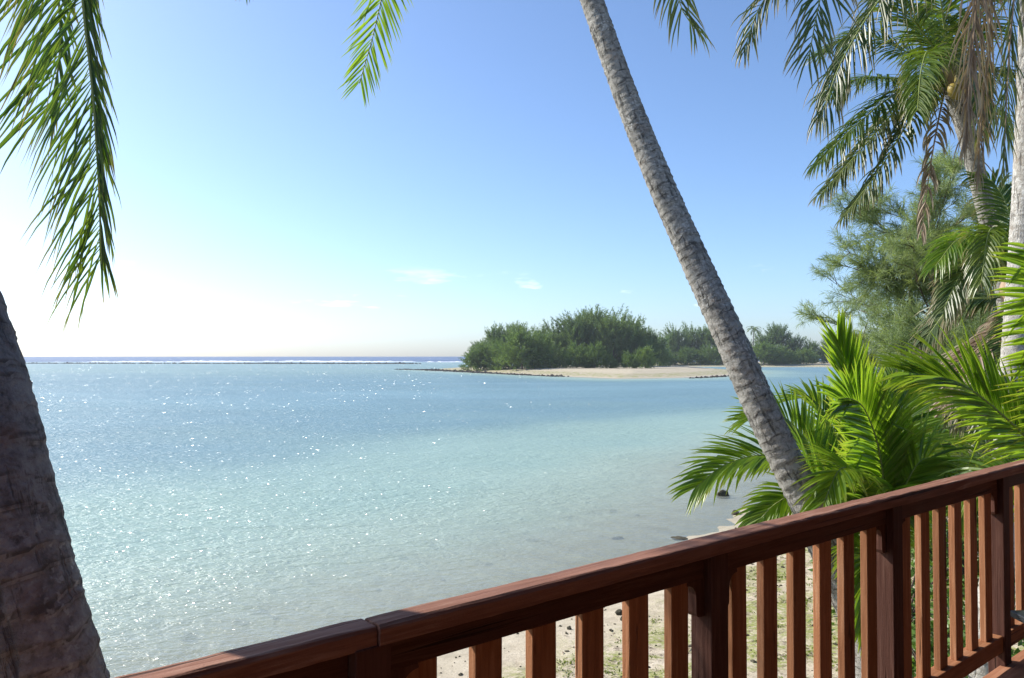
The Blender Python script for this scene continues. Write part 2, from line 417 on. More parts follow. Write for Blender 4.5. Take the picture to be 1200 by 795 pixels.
def mat_water():
    m, nt, out = new_mat('lagoon_water'); h = N(nt)
    g = h.n('ShaderNodeNewGeometry').outputs['Position']
    d = h.n('ShaderNodeAttribute'); d.attribute_name = 'depth'; d.attribute_type = 'GEOMETRY'
    dep = d.outputs['Fac']
    patch = h.noise(h.mapping(g, (0.035, 0.07, 1)), 1.0, 4, 0.55)
    depv = h.math('ADD', dep, h.math('MULTIPLY', h.math('SUBTRACT', patch, 0.5), h.math('MULTIPLY', dep, 0.9)))
    d20 = h.math('DIVIDE', depv, 20.0)
    body = h.ramp(d20, [(0.0, (0.58, 0.59, 0.47)), (0.014, (0.43, 0.525, 0.43)), (0.034, (0.30, 0.425, 0.37)), (0.075, (0.195, 0.305, 0.305)), (0.12, (0.155, 0.265, 0.30)), (0.17, (0.20, 0.33, 0.37)), (0.5, (0.05, 0.13, 0.25)), (1.0, (0.03, 0.07, 0.18))])
    op = h.math('SUBTRACT', 1.0, h.math('POWER', 2.718, h.math('MULTIPLY', dep, -3.6)), True)
    diff = h.n('ShaderNodeBsdfDiffuse'); h.l(body, diff.inputs['Color'])
    tr = h.n('ShaderNodeBsdfTransparent'); tr.inputs['Color'].default_value = (0.90, 0.97, 0.95, 1)
    mx = h.n('ShaderNodeMixShader'); h.l(op, mx.inputs[0]); h.l(tr.outputs[0], mx.inputs[1]); h.l(diff.outputs[0], mx.inputs[2])
    # ripples: wind chop at several sizes, lying along the wind
    w1 = h.noise(h.mapping(g, (1.1, 2.2, 1), (0, 0, R(18))), 1.0, 3, 0.6, 0.6)
    w2 = h.noise(h.mapping(g, (4.2, 7.5, 1), (0, 0, R(-12))), 1.0, 3, 0.65, 0.5)
    w3 = h.noise(h.mapping(g, (0.16, 0.42, 1), (0, 0, R(10))), 1.0, 3, 0.5, 0.4)
    gust = h.ramp(h.noise(h.mapping(g, (0.02, 0.055, 1), (0, 0, R(12))), 1.0, 3, 0.5), [(0.3, 0.45), (0.7, 1.0)])
    hh = h.math('ADD', h.math('ADD', h.math('MULTIPLY', w1, 0.15), h.math('ADD', h.math('MULTIPLY', w2, 0.085), h.math('MULTIPLY', h.noise(h.mapping(g, (9.0, 17.0, 1), (0, 0, R(6))), 1.0, 2, 0.6, 0.4), 0.020))), h.math('MULTIPLY', w3, 0.22))
    hh = h.math('MULTIPLY', hh, gust)
    calm = h.ramp(dep, [(0.0, 0.30), (0.4, 1.0)])
    hh = h.math('MULTIPLY', hh, calm)
    nrm = h.bump(hh, 1.0, 1.0)
    h.l(nrm, diff.inputs['Normal'])
    gl = h.n('ShaderNodeBsdfGlossy'); gl.inputs['Roughness'].default_value = 0.28
    h.l(h.bump(hh, 1.0, 2.2), gl.inputs['Normal'])
    # steep little wavelet facets that catch the sun; longer crested farther offshore
    yy = h.n('ShaderNodeSeparateXYZ'); h.l(g, yy.inputs[0])
    def cells(sx, sy):
        v = h.n('ShaderNodeTexVoronoi'); v.voronoi_dimensions = '2D'; v.inputs['Scale'].default_value = 1.0
        h.l(h.mapping(g, (sx, sy, 1)), v.inputs['Vector']); return v.outputs['Color']
    def step(y0, y1):
        r = h.n('ShaderNodeMapRange'); r.inputs['From Min'].default_value = y0; r.inputs['From Max'].default_value = y1
        h.l(yy.outputs['Y'], r.inputs['Value']); return r.outputs[0]
    cc = h.mix(step(17, 18), cells(36, 44), cells(24, 22))
    cc = h.mix(step(33, 34), cc, cells(15, 9.0))
    cc = h.mix(step(62, 63), cc, cells(8.0, 3.0))
    cc = h.mix(step(120, 122), cc, cells(4.0, 0.80))
    cs = h.n('ShaderNodeSeparateXYZ'); h.l(cc, cs.inputs[0])
    def slope(c):
        x = h.math('MULTIPLY', h.math('SUBTRACT', c, 0.5), 2.0)
        return h.math('MULTIPLY', h.math('MULTIPLY', x, h.math('POWER', h.math('ABSOLUTE', x), 1.1)), h.math('MULTIPLY', calm, h.math('MULTIPLY', h.math('ADD', h.math('MULTIPLY', w1, 1.5), 0.08), h.math('ADD', h.math('MULTIPLY', step(25, 80), 0.30), 1.0))))
    cv = h.n('ShaderNodeCombineXYZ'); h.l(slope(cs.outputs['X']), cv.inputs[0]); h.l(slope(cs.outputs['Y']), cv.inputs[1]); cv.inputs[2].default_value = 1.0
    nv = h.n('ShaderNodeVectorMath'); nv.operation = 'NORMALIZE'; h.l(cv.outputs[0], nv.inputs[0])
    gs = h.n('ShaderNodeBsdfGlossy'); gs.inputs['Roughness'].default_value = 0.21
    h.l(nv.outputs[0], gs.inputs['Normal'])
    gm = h.n('ShaderNodeMixShader'); gm.inputs[0].default_value = 0.17
    h.l(gl.outputs[0], gm.inputs[1]); h.l(gs.outputs[0], gm.inputs[2])
    fr = h.n('ShaderNodeFresnel'); fr.inputs['IOR'].default_value = 1.33; h.l(h.bump(hh, 1.0, 2.6), fr.inputs['Normal'])
    fc = h.math('MINIMUM', fr.outputs[0], 0.40)
    mx2 = h.n('ShaderNodeMixShader'); h.l(fc, mx2.inputs[0]); h.l(mx.outputs[0], mx2.inputs[1]); h.l(gm.outputs[0], mx2.inputs[2])
    h.l(mx2.outputs[0], out.inputs['Surface'])
    return m
M['water'] = mat_water()

# ------------------------------------------------------------------ terrain: beach, seabed, islets
SHORE = np.array([(-60, -34), (-22, -6), (-9, 6.0), (-1.3, 12.4), (0.3, 14.2), (3.9, 19.0), (7.9, 24.4), (13, 34), (24, 50), (44, 72), (90, 105), (160, 150), (420, 240)], float)
SHELF = np.array([(-70, -20), (-30, 8), (-16, 22), (-10.6, 28), (-7.5, 34), (-2.8, 43), (5.8, 53), (18, 63), (40, 84), (90, 130), (160, 180), (420, 280)], float)
ISLET = np.array([(-31, 268), (-11, 226), (11.3, 184), (21.4, 162), (37.6, 170), (51, 188), (66, 215), (76, 262), (46, 310), (-4, 312), (-22, 290)], float)
FARISLE = np.array([(44, 356), (80, 352), (140, 344), (230, 380), (320, 470), (200, 560), (70, 500), (36, 400)], float)

def seg_dist(px, py, line, closed=False):
    L = np.vstack([line, line[:1]]) if closed else line
    best = np.full(px.shape, 1e18); side = np.zeros(px.shape)
    for (ax, ay), (bx, by) in zip(L[:-1], L[1:]):
        dx, dy = bx - ax, by - ay
        t = np.clip(((px - ax) * dx + (py - ay) * dy) / (dx * dx + dy * dy), 0, 1)
        qx, qy = px - (ax + t * dx), py - (ay + t * dy)
        d2 = qx * qx + qy * qy
        cr = dx * (py - ay) - dy * (px - ax)
        m = d2 < best - 1e-9
        best = np.where(m, d2, best); side = np.where(m, cr, side)
    return np.sqrt(best), side

def inside(px, py, poly):
    c = np.zeros(px.shape, bool)
    n = len(poly)
    for i in range(n):
        x0, y0 = poly[i]; x1, y1 = poly[(i + 1) % n]
        k = ((y0 > py) != (y1 > py)) & (px < (x1 - x0) * (py - y0) / (y1 - y0 + 1e-12) + x0)
        c ^= k
    return c

def sm(a, b, x):
    t = np.clip((x - a) / (b - a), 0, 1); return t * t * (3 - 2 * t)

def wob(x, y, s, ph=0.0):
    return (np.sin(x * s + ph) * np.cos(y * s * 1.3 - ph) + 0.5 * np.sin(x * s * 2.3 + y * s * 1.7 + ph * 2)) / 1.5

def height(x, y):
    d, side = seg_dist(x, y, SHORE)
    sd = np.where(side < 0, d, -d) + 0.30 * wob(x, y, 0.55, 1.0) + 0.12 * wob(x, y, 1.9, 2.0)
    land = np.minimum(0.075 * sd, 0.30 + 0.035 * sd); land = np.minimum(land, 1.3)
    d2, s2 = seg_dist(x, y, SHELF)
    off = np.where(s2 > 0, d2, -d2) + 1.3 * wob(x, y, 0.23, 0.3)
    sea = -np.minimum(0.042 * np.maximum(-sd, 0), 0.42) - 0.35 * sm(-18, 0, off) - 1.35 * sm(-3, 10, off) - 0.7 * sm(8, 40, off) + 1.5 * sm(60, 260, y) * sm(10, 60, off) * sm(60, -40, x)
    z = np.where(sd > 0, land, sea)
    # a big open ocean floor beyond the reef
    z = np.where(y > 620, np.minimum(z, -2.9 - 17 * sm(620, 760, y)), z)
    for poly, slope, top in ((ISLET, 0.075, 1.3), (FARISLE, 0.08, 1.2)):
        near = (x > poly[:, 0].min() - 60) & (x < poly[:, 0].max() + 60) & (y > poly[:, 1].min() - 60) & (y < poly[:, 1].max() + 60)
        di = np.full(x.shape, -1e3)
        if near.any():
            dd, _ = seg_dist(x[near], y[near], poly, True)
            di[near] = np.where(inside(x[near], y[near], poly), dd, -dd) + 1.0 * wob(x[near], y[near], 0.11, 0.6)
        zi = np.where(di > 0, np.minimum(slope * di, top), np.maximum(0.10 * di, -3.0))
        z = np.maximum(z, np.where(di > -1e2, zi, -1e3))
    return z + 0.03 * wob(x, y, 2.7, 0.5) * sm(-1, 0.3, z)

def height1(x, y):
    return float(height(np.array([float(x)]), np.array([float(y)]))[0])

def axis(cuts):
    out = []
    for a, b, st in cuts:
        out.append(np.arange(a, b, st))
    out.append(np.array([cuts[-1][1]]))
    return np.concatenate(out)
gx = axis([(-16000, -2000, 3500), (-2000, -400, 200), (-400, -60, 20), (-60, -24, 1.5), (-24, -8, 0.6), (-8, 16, 0.22), (16, 30, 0.6), (30, 80, 1.5), (80, 340, 10), (340, 2000, 200), (2000, 16000, 3500)])
gy = axis([(-200, -20, 20), (-20, 2, 1.2), (2, 34, 0.22), (34, 70, 0.6), (70, 145, 2.5), (145, 230, 1.2), (230, 380, 3), (380, 620, 12), (620, 800, 20), (800, 3000, 220), (3000, 24000, 3500)])
GX, GY = np.meshgrid(gx, gy)
GZ = height(GX, GY)
nx, ny = len(gx), len(gy)
ii = (np.arange(ny - 1)[:, None] * nx + np.arange(nx - 1)[None, :]).ravel()
GF = np.stack([ii, ii + 1, ii + nx + 1, ii + nx], 1)
ground = link('ground', mesh_np('ground', np.stack([GX, GY, GZ], -1).reshape(-1, 3), GF, True), M['sand'])
tag(ground, 'pale coral sand beach and seabed with sandy islets', kind='structure')
zf = GZ.ravel()
keep = zf[GF].min(1) < 0.25
water = link('lagoon_water', mesh_np('lagoon_water', np.stack([GX, GY, np.zeros_like(GX)], -1).reshape(-1, 3), GF[keep], True,
             {'depth': np.clip(-GZ, 0, 30).ravel()}), M['water'])
tag(water, 'clear turquoise lagoon with sun glitter', kind='structure')

# ------------------------------------------------------------------ the veranda: railing, deck, unseen house added for shade
TH = R(50.2)
DV = Vector((math.sin(TH), math.cos(TH), 0))          # along the railing, to the right
NV = Vector((-math.cos(TH), math.sin(TH), 0))         # outwards, over the beach
RZ = math.atan2(DV.y, DV.x)
DECK = 2.965
RAILTOP = 4.005
def rl(s, n, z): return DV * s + NV * n + Vector((0, 0, z))
POSTS = [0.88 + 1.275 * k for k in range(-2, 6)]

def grain(me, g):
    a = me.attributes.new('grain', 'FLOAT', 'POINT')
    a.data.foreach_set('value', np.full(len(me.vertices), g, np.float32))
    return me

rail = empty('veranda_railing', rl(POSTS[2], 1.57, DECK), RZ)
tag(rail, 'reddish brown stained timber railing along the veranda edge', 'railing')
RO = Vector((POSTS[2], 1.57, DECK))
def rpart(name, me, s, n, z, mat, parent=None, rot=(0, 0, 0)):
    o = link(name, me, mat, parent or rail, (s - RO.x, n - RO.y, z - RO.z), rot)
    return o

def cap_board(name, length, seed):
    """hand-rail board with rounded shoulders, slightly uneven along its length"""
    rr = random.Random(seed)
    prof = [(-0.0375, 0.0), (-0.0375, 0.036), (-0.0345, 0.0425), (-0.029, 0.0455), (0.029, 0.0465), (0.0345, 0.0435), (0.0375, 0.037), (0.0375, 0.0), (0.030, -0.0008), (-0.030, -0.0008)]
    n = max(2, int(length / 0.045))
    k = len(prof); V = []
    for i in range(n + 1):
        x = length * i / n
        ends = 0.0025 if i in (0, n) else 0.0
        for j, (py, pz) in enumerate(prof):
            w = 0.0011 * math.sin(x * 3.1 + j * 1.7 + seed) + 0.0009 * rr.uniform(-1, 1)
            if j in (1, 2): w += 0.0012 * mnoise.noise(Vector((x * 5, j * 3.0, seed * 7.0)))
            V.append((x, py * (1 - ends * 8) + w * 0.5, pz * (1 - ends * 8) + w))
    F = []
    for i in range(n):
        for j in range(k):
            j2 = (j + 1) % k
            F.append((i * k + j, i * k + j2, (i + 1) * k + j2, (i + 1) * k + j))
    me = bpy.data.meshes.new(name)
    me.from_pydata(V, [], [f[::-1] for f in F] + [tuple(range(k)), tuple(range(n * k + k - 1, n * k - 1, -1))])
    me.update()
    return grain(me, 0.0)

JOINT = 0.893
o = rpart('cap_rail', cap_board('cap_rail', 2.6, 3), JOINT - 2.6 - 0.0035, 1.5615, RAILTOP - 0.0475, M['wood_cap'], rot=(0, 0, R(0.25)))
o['label'] = 'weathered hand rail board left of the open joint'
o = rpart('cap_rail', cap_board('cap_rail_long', 6.2, 8), JOINT, 1.563, RAILTOP - 0.0458, M['wood_cap'])
o['label'] = 'long hand rail board right of the open joint'
# flat boards under the hand rail
ap_me = grain(box_mesh('apron_board', 1.18, 0.034, 0.076, 0.003), 0.0)
bot_me = grain(box_mesh('bottom_rail', 1.18, 0.068, 0.085, 0.004), 0.0)
bal_me = grain(box_mesh('baluster', 0.085, 0.031, 0.762, 0.003), 1.0)
post_me = grain(box_mesh('post', 0.090, 0.084, 1.26, 0.004), 1.0)
def bracket_mesh():
    # concave corbel: outline in x (away from the post) and z (down), extruded in y
    pts = [(0.0, 0.0), (0.088, 0.0), (0.090, -0.010)]
    for k in range(9):
        a = k / 8 * math.pi / 2
        pts.append((0.088 - 0.043 * math.sin(a), -0.012 - 0.040 * (1 - math.cos(a))))
    pts += [(0.043, -0.105), (0.038, -0.116), (0.028, -0.121), (0.0, -0.121)]
    bm = bmesh.new()
    vs = [bm.verts.new((x, -0.020, z)) for x, z in pts]
    f = bm.faces.new(vs)
    r = bmesh.ops.extrude_face_region(bm, geom=[f])
    for v in r['geom']:
        if isinstance(v, bmesh.types.BMVert): v.co.y += 0.040
    bmesh.ops.recalc_face_normals(bm, faces=bm.faces)
    me = bpy.data.meshes.new('bracket'); bm.to_mesh(me); bm.free()
    return grain(me, 1.0)
br_me = bracket_mesh()
for k, s in enumerate(POSTS):
    p = rpart('post', post_me, s, 1.573, 2.70, M['wood'])
    for sg in (-1, 1):
        b = link('bracket', br_me, M['wood'], p, (sg * 0.0455, 0.006, 3.884 - 2.70), (0, 0, 0 if sg > 0 else math.pi))
    if k < len(POSTS) - 1:
        mid = s + 1.275 / 2
        rpart('apron_board', ap_me, mid, 1.576, 3.8835, M['wood'])
        rpart('bottom_rail', bot_me, mid, 1.574, 3.040, M['wood_bal'])
        for q in range(6):
            rpart('baluster', bal_me, s + 0.194 + 0.19 * q - 0.0425 + random.Random(k * 9 + q).uniform(-0.004, 0.004), 1.576, 3.1235, M['wood_bal'], rot=(0, R(random.Random(k * 7 + q).uniform(-0.25, 0.25)), R(random.Random(k * 5 + q).uniform(-1.2, 1.2))))

deck = empty('veranda_deck', rl(2.5, 0, DECK), RZ)
tag(deck, 'brown timber deck floor behind the railing', kind='structure')
pl_me = grain(box_mesh('plank', 9.5, 0.138, 0.034, 0.003), 0.0)
for k in range(18):
    link('plank', pl_me, M['deck'], deck, (0.0, 1.490 - 0.146 * k, -0.034))
st_me = grain(box_mesh('stilt', 0.16, 0.16, 2.4, 0.006), 1.0)
jo_me = grain(box_mesh('joist', 9.5, 0.05, 0.18, 0.004), 0.0)
for n_ in (1.36, 0.3, -0.8):
    link('joist', jo_me, M['wood'], deck, (0.0, n_, -0.216))
    for s_ in (-4.2, -1.4, 1.4, 4.2):
        link('stilt', st_me, M['wood'], deck, (s_, n_, -2.62))

house = empty('unseen_shade_house', rl(2.2, -1.2, DECK), RZ)  # unseen house, put in to keep sky light off the inner railing faces
tag(house, 'unseen house wall and roof behind the veranda, added to shade the railing', 'house')
link('wall', grain(box_mesh('wall', 9.5, 0.12, 2.75, 0.0), 1.0), M['wall'], house, (0, -0.06, 0.004))
link('roof', grain(box_mesh('roof', 10.0, 2.7, 0.12, 0.0), 1.0), M['roofmat'], house, (0, 0.70, 2.98), (R(-3), 0, 0))
link('shade_end_wall', grain(box_mesh('shade_end_wall', 0.12, 2.0, 2.75, 0.0), 1.0), M['wall'], house, (-4.69, 1.003, 0.004))  # both end walls are out of view, added to block light from the sides
link('shade_end_wall', grain(box_mesh('shade_end_wall_right', 0.12, 2.0, 2.75, 0.0), 1.0), M['wall'], house, (4.69, 1.003, 0.004))

table = empty('side_table', (2.185, 2.82, DECK))
tag(table, 'dark painted low table with its corner showing beside the railing', 'table')
tz = 0.645
link('table_top', box_mesh('table_top', 0.58, 0.36, 0.026, 0.004), M['slate'], table, (0, 0, tz))
tl_me = box_mesh('leg', 0.045, 0.045, tz - 0.001, 0.003)
for sx in (-1, 1):
    for sy in (-1, 1):
        link('leg', tl_me, M['slate'], table, (sx * 0.235, sy * 0.125, 0))

# ------------------------------------------------------------------ palms
def palm_trunk(parent, pts, radii, mat, seed, ring=0.085, depth=0.05, sides=30, step=0.02, base=None):
    base = base if base is not None else parent.location
    C0, L = catmull(pts, 400)
    n = int(L / step)
    C, L = catmull(pts, n)
    r0 = np.interp(np.linspace(0, 1, n), np.linspace(0, 1, len(radii)), radii)
    rg = np.random.default_rng(seed)
    # ring scars at uneven spacing
    marks = [0.0]
    while marks[-1] < L + 1: marks.append(marks[-1] + ring * rg.uniform(0.75, 1.25))
    marks = np.array(marks)
    s = np.linspace(0, L, n)
    th = np.linspace(0, 2 * math.pi, sides, endpoint=False)
    tilt = rg.uniform(-1, 1, (len(marks), 2)) * 0.28 * ring
    ss = s[:, None] + 0.14 * ring * np.sin(th * 2 + 1.3 * np.sin(s[:, None] * 2.3)) + 0.12 * ring * np.sin(th * 5 + s[:, None] * 9)
    k = np.clip(np.searchsorted(marks, ss) - 1, 0, len(marks) - 2)
    ss = ss + tilt[k, 0] * np.cos(th) + tilt[k, 1] * np.sin(th)
    k = np.clip(np.searchsorted(marks, ss) - 1, 0, len(marks) - 2)
    ph = np.clip((ss - marks[k]) / (marks[k + 1] - marks[k]), 0, 1)
    amp = rg.uniform(0.7, 1.25, len(marks))[k]
    prof = (1 - ph) ** 1.3 * np.clip(ph / 0.06, 0, 1)          # a lip below, sloping in above
    rad = r0[:, None] * (1 + depth * amp * prof)
    rad *= 1 + 0.012 * np.sin(th * 3 + s[:, None] * 1.7) + 0.010 * np.sin(th * 7 - s[:, None] * 3.1) + 0.005 * rg.standard_normal((n, sides))
    V, F = tube_arrays(C, rad, sides)
    cyl = np.stack([np.cos(th)[None, :] * r0[:, None], np.sin(th)[None, :] * r0[:, None], np.repeat(s[:, None], sides, 1)], -1).reshape(-1, 3)
    me = mesh_np('trunk', V - np.array(base), F, True, {'ringp': ph.ravel(), 'cyl': cyl})
    return link('trunk', me, mat, parent)

def frond(parent, pts, L=0.75, w=0.034, pairs=70, up=(0, 0, 1), a0=68, a1=24, droop=0.5, vfold=18, mat='leaf', rmat='rachis', seed=0,
          start=0.14, lr=(1.0, 1.0), ang=(1.0, 1.0), rr=(0.020, 0.005), jit=1.0, tipfull=0.35, tear=0.0, base=None, label=None, segs=5):
    """one palm frond: a tapering midrib through pts carrying two rows of folded leaflets"""
    base = np.array(base if base is not None else parent.location)
    rg = np.random.default_rng(seed + 1000)
    n = 44
    C, LEN = catmull(pts, n)
    Vr, Fr = tube_arrays(C, np.linspace(rr[0], rr[1], n), 6)
    T = unit(np.gradient(C, axis=0))
    U = np.array(up, float)
    S = unit(np.cross(T, U[None, :])); Nn = np.cross(S, T)
    allV, allF, allA, off = [], [], [], 0
    for sg, lk, ak in ((-1, lr[0], ang[0]), (1, lr[1], ang[1])):
        if lk <= 0: continue
        t = np.linspace(start, 0.995, pairs) + rg.uniform(-0.4, 0.4, pairs) / pairs
        if tear > 0: t = t[rg.random(pairs) > tear]
        t = np.clip(t, start, 1.0)
        m = len(t)
        idx = t * (n - 1)
        i0 = np.clip(idx.astype(int), 0, n - 2); fr = (idx - i0)[:, None]
        P = C[i0] * (1 - fr) + C[i0 + 1] * fr
        Tt = T[i0]; St = S[i0] * sg; Nt = Nn[i0]
        u = (t - start) / (1 - start)
        a = np.radians((a0 + (a1 - a0) * u ** 0.9) * ak + rg.normal(0, 4.0 * jit, m))
        vf = np.radians(vfold + rg.normal(0, 6 * jit, m))
        d = np.cos(a)[:, None] * Tt + np.sin(a)[:, None] * (np.cos(vf)[:, None] * St + np.sin(vf)[:, None] * Nt)
        prof = np.minimum(0.55 + 1.6 * u, 1.0) * (tipfull + (1 - tipfull) * np.sqrt(np.clip(1 - ((u - 0.25) / 0.75).clip(0, 1) ** 2.0, 0, 1)))
        ln = L * lk * prof * rg.uniform(0.85, 1.1, m)
        wd = w * (0.55 + 0.45 * prof) * rg.uniform(0.8, 1.15, m)
        rnd = rg.random(m)
        p = P.copy(); dd = d.copy()
        dr = droop * rg.uniform(0.6, 1.5, m)
        kink = np.where(rg.random(m) < 0.06 * jit, rg.uniform(1.0, 3.0, m), 0.0)
        wp = [0.35, 0.95, 1.0, 0.8, 0.5, 0.0] if segs == 5 else [0.4, 1.0, 0.75, 0.0]
        rows = []
        for q in range(segs + 1):
            Wv = np.cross(dd, Nt); Wv = unit(Wv); Nl = np.cross(Wv, dd)
            hw = (wd * wp[q] * 0.5)[:, None]
            rows.append(np.stack([p + Wv * hw + Nl * hw * 0.45, p, p - Wv * hw + Nl * hw * 0.45], 1))
            if q < segs:
                g = (dr * 0.5 + kink * (q == 2)) / segs
                dd = unit(dd + np.array([0, 0, -1.0]) * (g * (1 + q * 0.8))[:, None] + rg.normal(0, 0.025 * jit, (m, 3)))
                p = p + dd * (ln / segs)[:, None]
        V = np.stack(rows, 1)                       # m, segs+1, 3, 3
        nv = (segs + 1) * 3
        f = []
        for q in range(segs):
            for c in range(2):
                f.append((q * 3 + c, q * 3 + c + 1, (q + 1) * 3 + c + 1, (q + 1) * 3 + c))
        F = (np.array(f)[None] + (np.arange(m) * nv)[:, None, None]).reshape(-1, 4) + off
        A = np.zeros((m, segs + 1, 3, 3))
        A[..., 0] = rnd[:, None, None]; A[..., 1] = (np.arange(segs + 1) / segs)[None, :, None]; A[..., 2] = u[:, None, None]
        allV.append(V.reshape(-1, 3)); allF.append(F); allA.append(A.reshape(-1, 3)); off += m * nv
    fo = link('frond', mesh_np('midrib', Vr - base, Fr, True), M[rmat], parent)
    if label: fo['label'] = label
    lo = link('leaflets', mesh_np('leaflets', np.vstack(allV) - base, np.vstack(allF), False, {'leaf': np.vstack(allA)}), M[mat], fo)
    lo['kind'] = 'stuff'
    return fo

def arc_frond(parent, c, az, elev, length, bend, seed, **kw):
    """a frond leaving crown centre c at azimuth/elevation and bending down under its weight"""
    d = np.array([math.sin(az) * math.cos(elev), math.cos(az) * math.cos(elev), math.sin(elev)])
    p = np.array(c, float); pts = [tuple(p)]
    k = 6
    for i in range(k):
        p = p + d * length / k
        d = unit(d + np.array([0, 0, -1.0]) * bend * (0.5 + 0.28 * i))
        pts.append(tuple(p))
    upv = np.array([0, 0, 1.0]) + 0.35 * np.array([math.sin(az), math.cos(az), 0])
    # a frond's upper face looks up and away from its own tip direction when it hangs
    if elev < 0 or bend > 0.35: upv = np.array([math.sin(az), math.cos(az), 0.8])
    kw.setdefault('up', tuple(upv))
    return frond(parent, pts, seed=seed, **kw)

def crown_shaft(parent, c, r, seed, mat, h=0.5):
    """the fibrous boss the fronds grow from"""
    base = np.array(parent.location)
    C, L = catmull([tuple(np.array(c) + np.array([0, 0, -h * 0.7])), tuple(np.array(c) + np.array([0.02, 0, 0])), tuple(np.array(c) + np.array([0, 0.02, h * 0.8]))], 14)
    V, F = tube_arrays(C, r * np.array([0.9, 1.0, 1.15, 1.3, 1.4, 1.4, 1.3, 1.15, 0.95, 0.75, 0.55, 0.35, 0.18, 0.03]), 12)
    return link('crown_boss', mesh_np('crown_boss', V - base, F, True), mat, parent)

nut_me = None
def coconuts(parent, c, spots):
    global nut_me
    if nut_me is None:
        bm = bmesh.new(); bmesh.ops.create_icosphere(bm, subdivisions=2, radius=1)
        for v in bm.verts:
            z = v.co.z; k = 1 - 0.10 * math.cos(3 * math.atan2(v.co.y, v.co.x)) * (1 - abs(z)) * 0.6
            v.co = Vector((v.co.x * 0.105 * k, v.co.y * 0.105 * k, z * 0.14 - 0.015 * (z < -0.6)))
        nut_me = bpy.data.meshes.new('coconut'); bm.to_mesh(nut_me); bm.free()
        for p in nut_me.polygons: p.use_smooth = True
    for i, (dx, dy, dz) in enumerate(spots):
        link('coconut', nut_me, M['nut'], parent, Vector(c) + Vector((dx, dy, dz)) - parent.location, (R(20 * (i % 3)), R(-15 + 11 * i), i))

def ground_pt(p, bury=0.12):
    return Vector((p.x, p.y, height1(p.x, p.y) - bury))

# --- the leaning palm in the middle of the view
lp = [(1091, 900, 6.95), (1039, 785, 7.05), (990, 690, 7.15), (945, 588, 7.25), (897, 490, 7.4), (853, 390, 7.6), (812, 300, 7.85), (776, 220, 8.05), (742, 135, 8.3), (711, 50, 8.5), (692, -4, 8.65), (655, -110, 8.95), (618, -215, 9.2)]
lpw = [at(*q) for q in lp]
gb = ground_pt(lpw[0] + Vector((0.12, 0, 0)))
lean = empty('coconut_palm', gb)
tag(lean, 'tall grey ringed palm trunk leaning left across the sky', 'palm tree', 'coconut palms on the beach')
palm_trunk(lean, [tuple(gb)] + [tuple(v) for v in lpw], [0.215, 0.175, 0.163, 0.156, 0.151, 0.146, 0.141, 0.135, 0.129, 0.124, 0.121, 0.119, 0.116, 0.112], M['bark_lean'], 5, 0.084, 0.085)
cl = lpw[-1] + Vector((-0.05, 0.05, 0.25))
crown_shaft(lean, cl, 0.15, 1, M['rachis_dead'])
# fronds whose tips hang into the picture
frond(lean, [cl, at(520, -330, 9.1), at(478, -200, 8.8), at(458, -60, 8.6), at(440, 30, 8.5), at(421, 98, 8.45)], L=0.72, w=0.026, pairs=120, up=(0.35, -1, 0.35), a0=62, a1=26, droop=0.12, vfold=8, mat='leaf_young', seed=21, start=0.1, tipfull=0.35, jit=0.8)
frond(lean, [cl, at(700, -300, 9.0), at(770, -180, 8.7), at(783, -70, 8.6), at(797, 5, 8.5), at(815, 34, 8.5)], L=0.78, w=0.026, pairs=95, up=(-0.2, -1, 0.5), a0=62, a1=30, droop=0.9, vfold=-5, mat='leaf_old', jit=1.7, tear=0.1, seed=22, start=0.1, tipfull=0.4)
frond(lean, [cl, at(480, -340, 9.8), at(380, -230, 10), at(320, -90, 10), at(288, -8, 10)], L=0.55, w=0.027, pairs=70, up=(0.3, -1, 0.4), a0=60, a1=25, droop=0.4, seed=23, start=0.1)
for i, (az, el, ln, bd) in enumerate([(-150, 40, 3.6, 0.22), (-95, 55, 3.8, 0.2), (-40, 35, 3.8, 0.2), (10, 50, 3.8, 0.2), (65, 40, 3.7, 0.2), (120, 60, 3.6, 0.2), (170, 30, 3.6, 0.22), (-10, 75, 3.4, 0.15), (95, 12, 3.4, 0.2)]):
    arc_frond(lean, cl, R(az), R(el), ln, bd, 30 + i, L=0.62, w=0.032, pairs=60, droop=0.6, segs=3)
coconuts(lean, cl, [(0.2, -0.1, -0.25), (-0.15, -0.2, -0.28), (0.05, 0.2, -0.25)])

# --- the near trunk at the left edge
npx = [(96, 1060, 2.18), (70, 900, 2.18), (46, 792, 2.2), (14, 675, 2.22), (-17, 546, 2.25), (-34, 476, 2.27), (-54, 412, 2.3), (-78, 336, 2.33), (-125, 190, 2.4), (-190, 0, 2.5), (-262, -220, 2.65), (-330, -470, 2.9), (-380, -760, 3.2)]
npw = [at(q[0] - 15, q[1], q[2]) for q in npx]
gb2 = ground_pt(npw[0] + Vector((0.30, 0.1, 0)))
near = empty('coconut_palm', gb2)
tag(near, 'dark thick rough palm trunk at the left edge of the view', 'palm tree', 'coconut palms on the beach')
rp = 0.186
palm_trunk(near, [tuple(gb2), tuple(gb2 + Vector((-0.10, -0.02, 1.1)))] + [tuple(v) for v in npw], [0.30, 0.24, 0.200, 0.195, 0.192, 0.190, 0.188, 0.186, 0.184, 0.181, 0.176, 0.168, 0.16, 0.15, 0.14], M['bark_near'], 9, 0.080, 0.032, 48, 0.012)
cn = npw[-1] + Vector((0, 0.05, 0.25))
crown_shaft(near, cn, 0.16, 2, M['rachis_dead'])
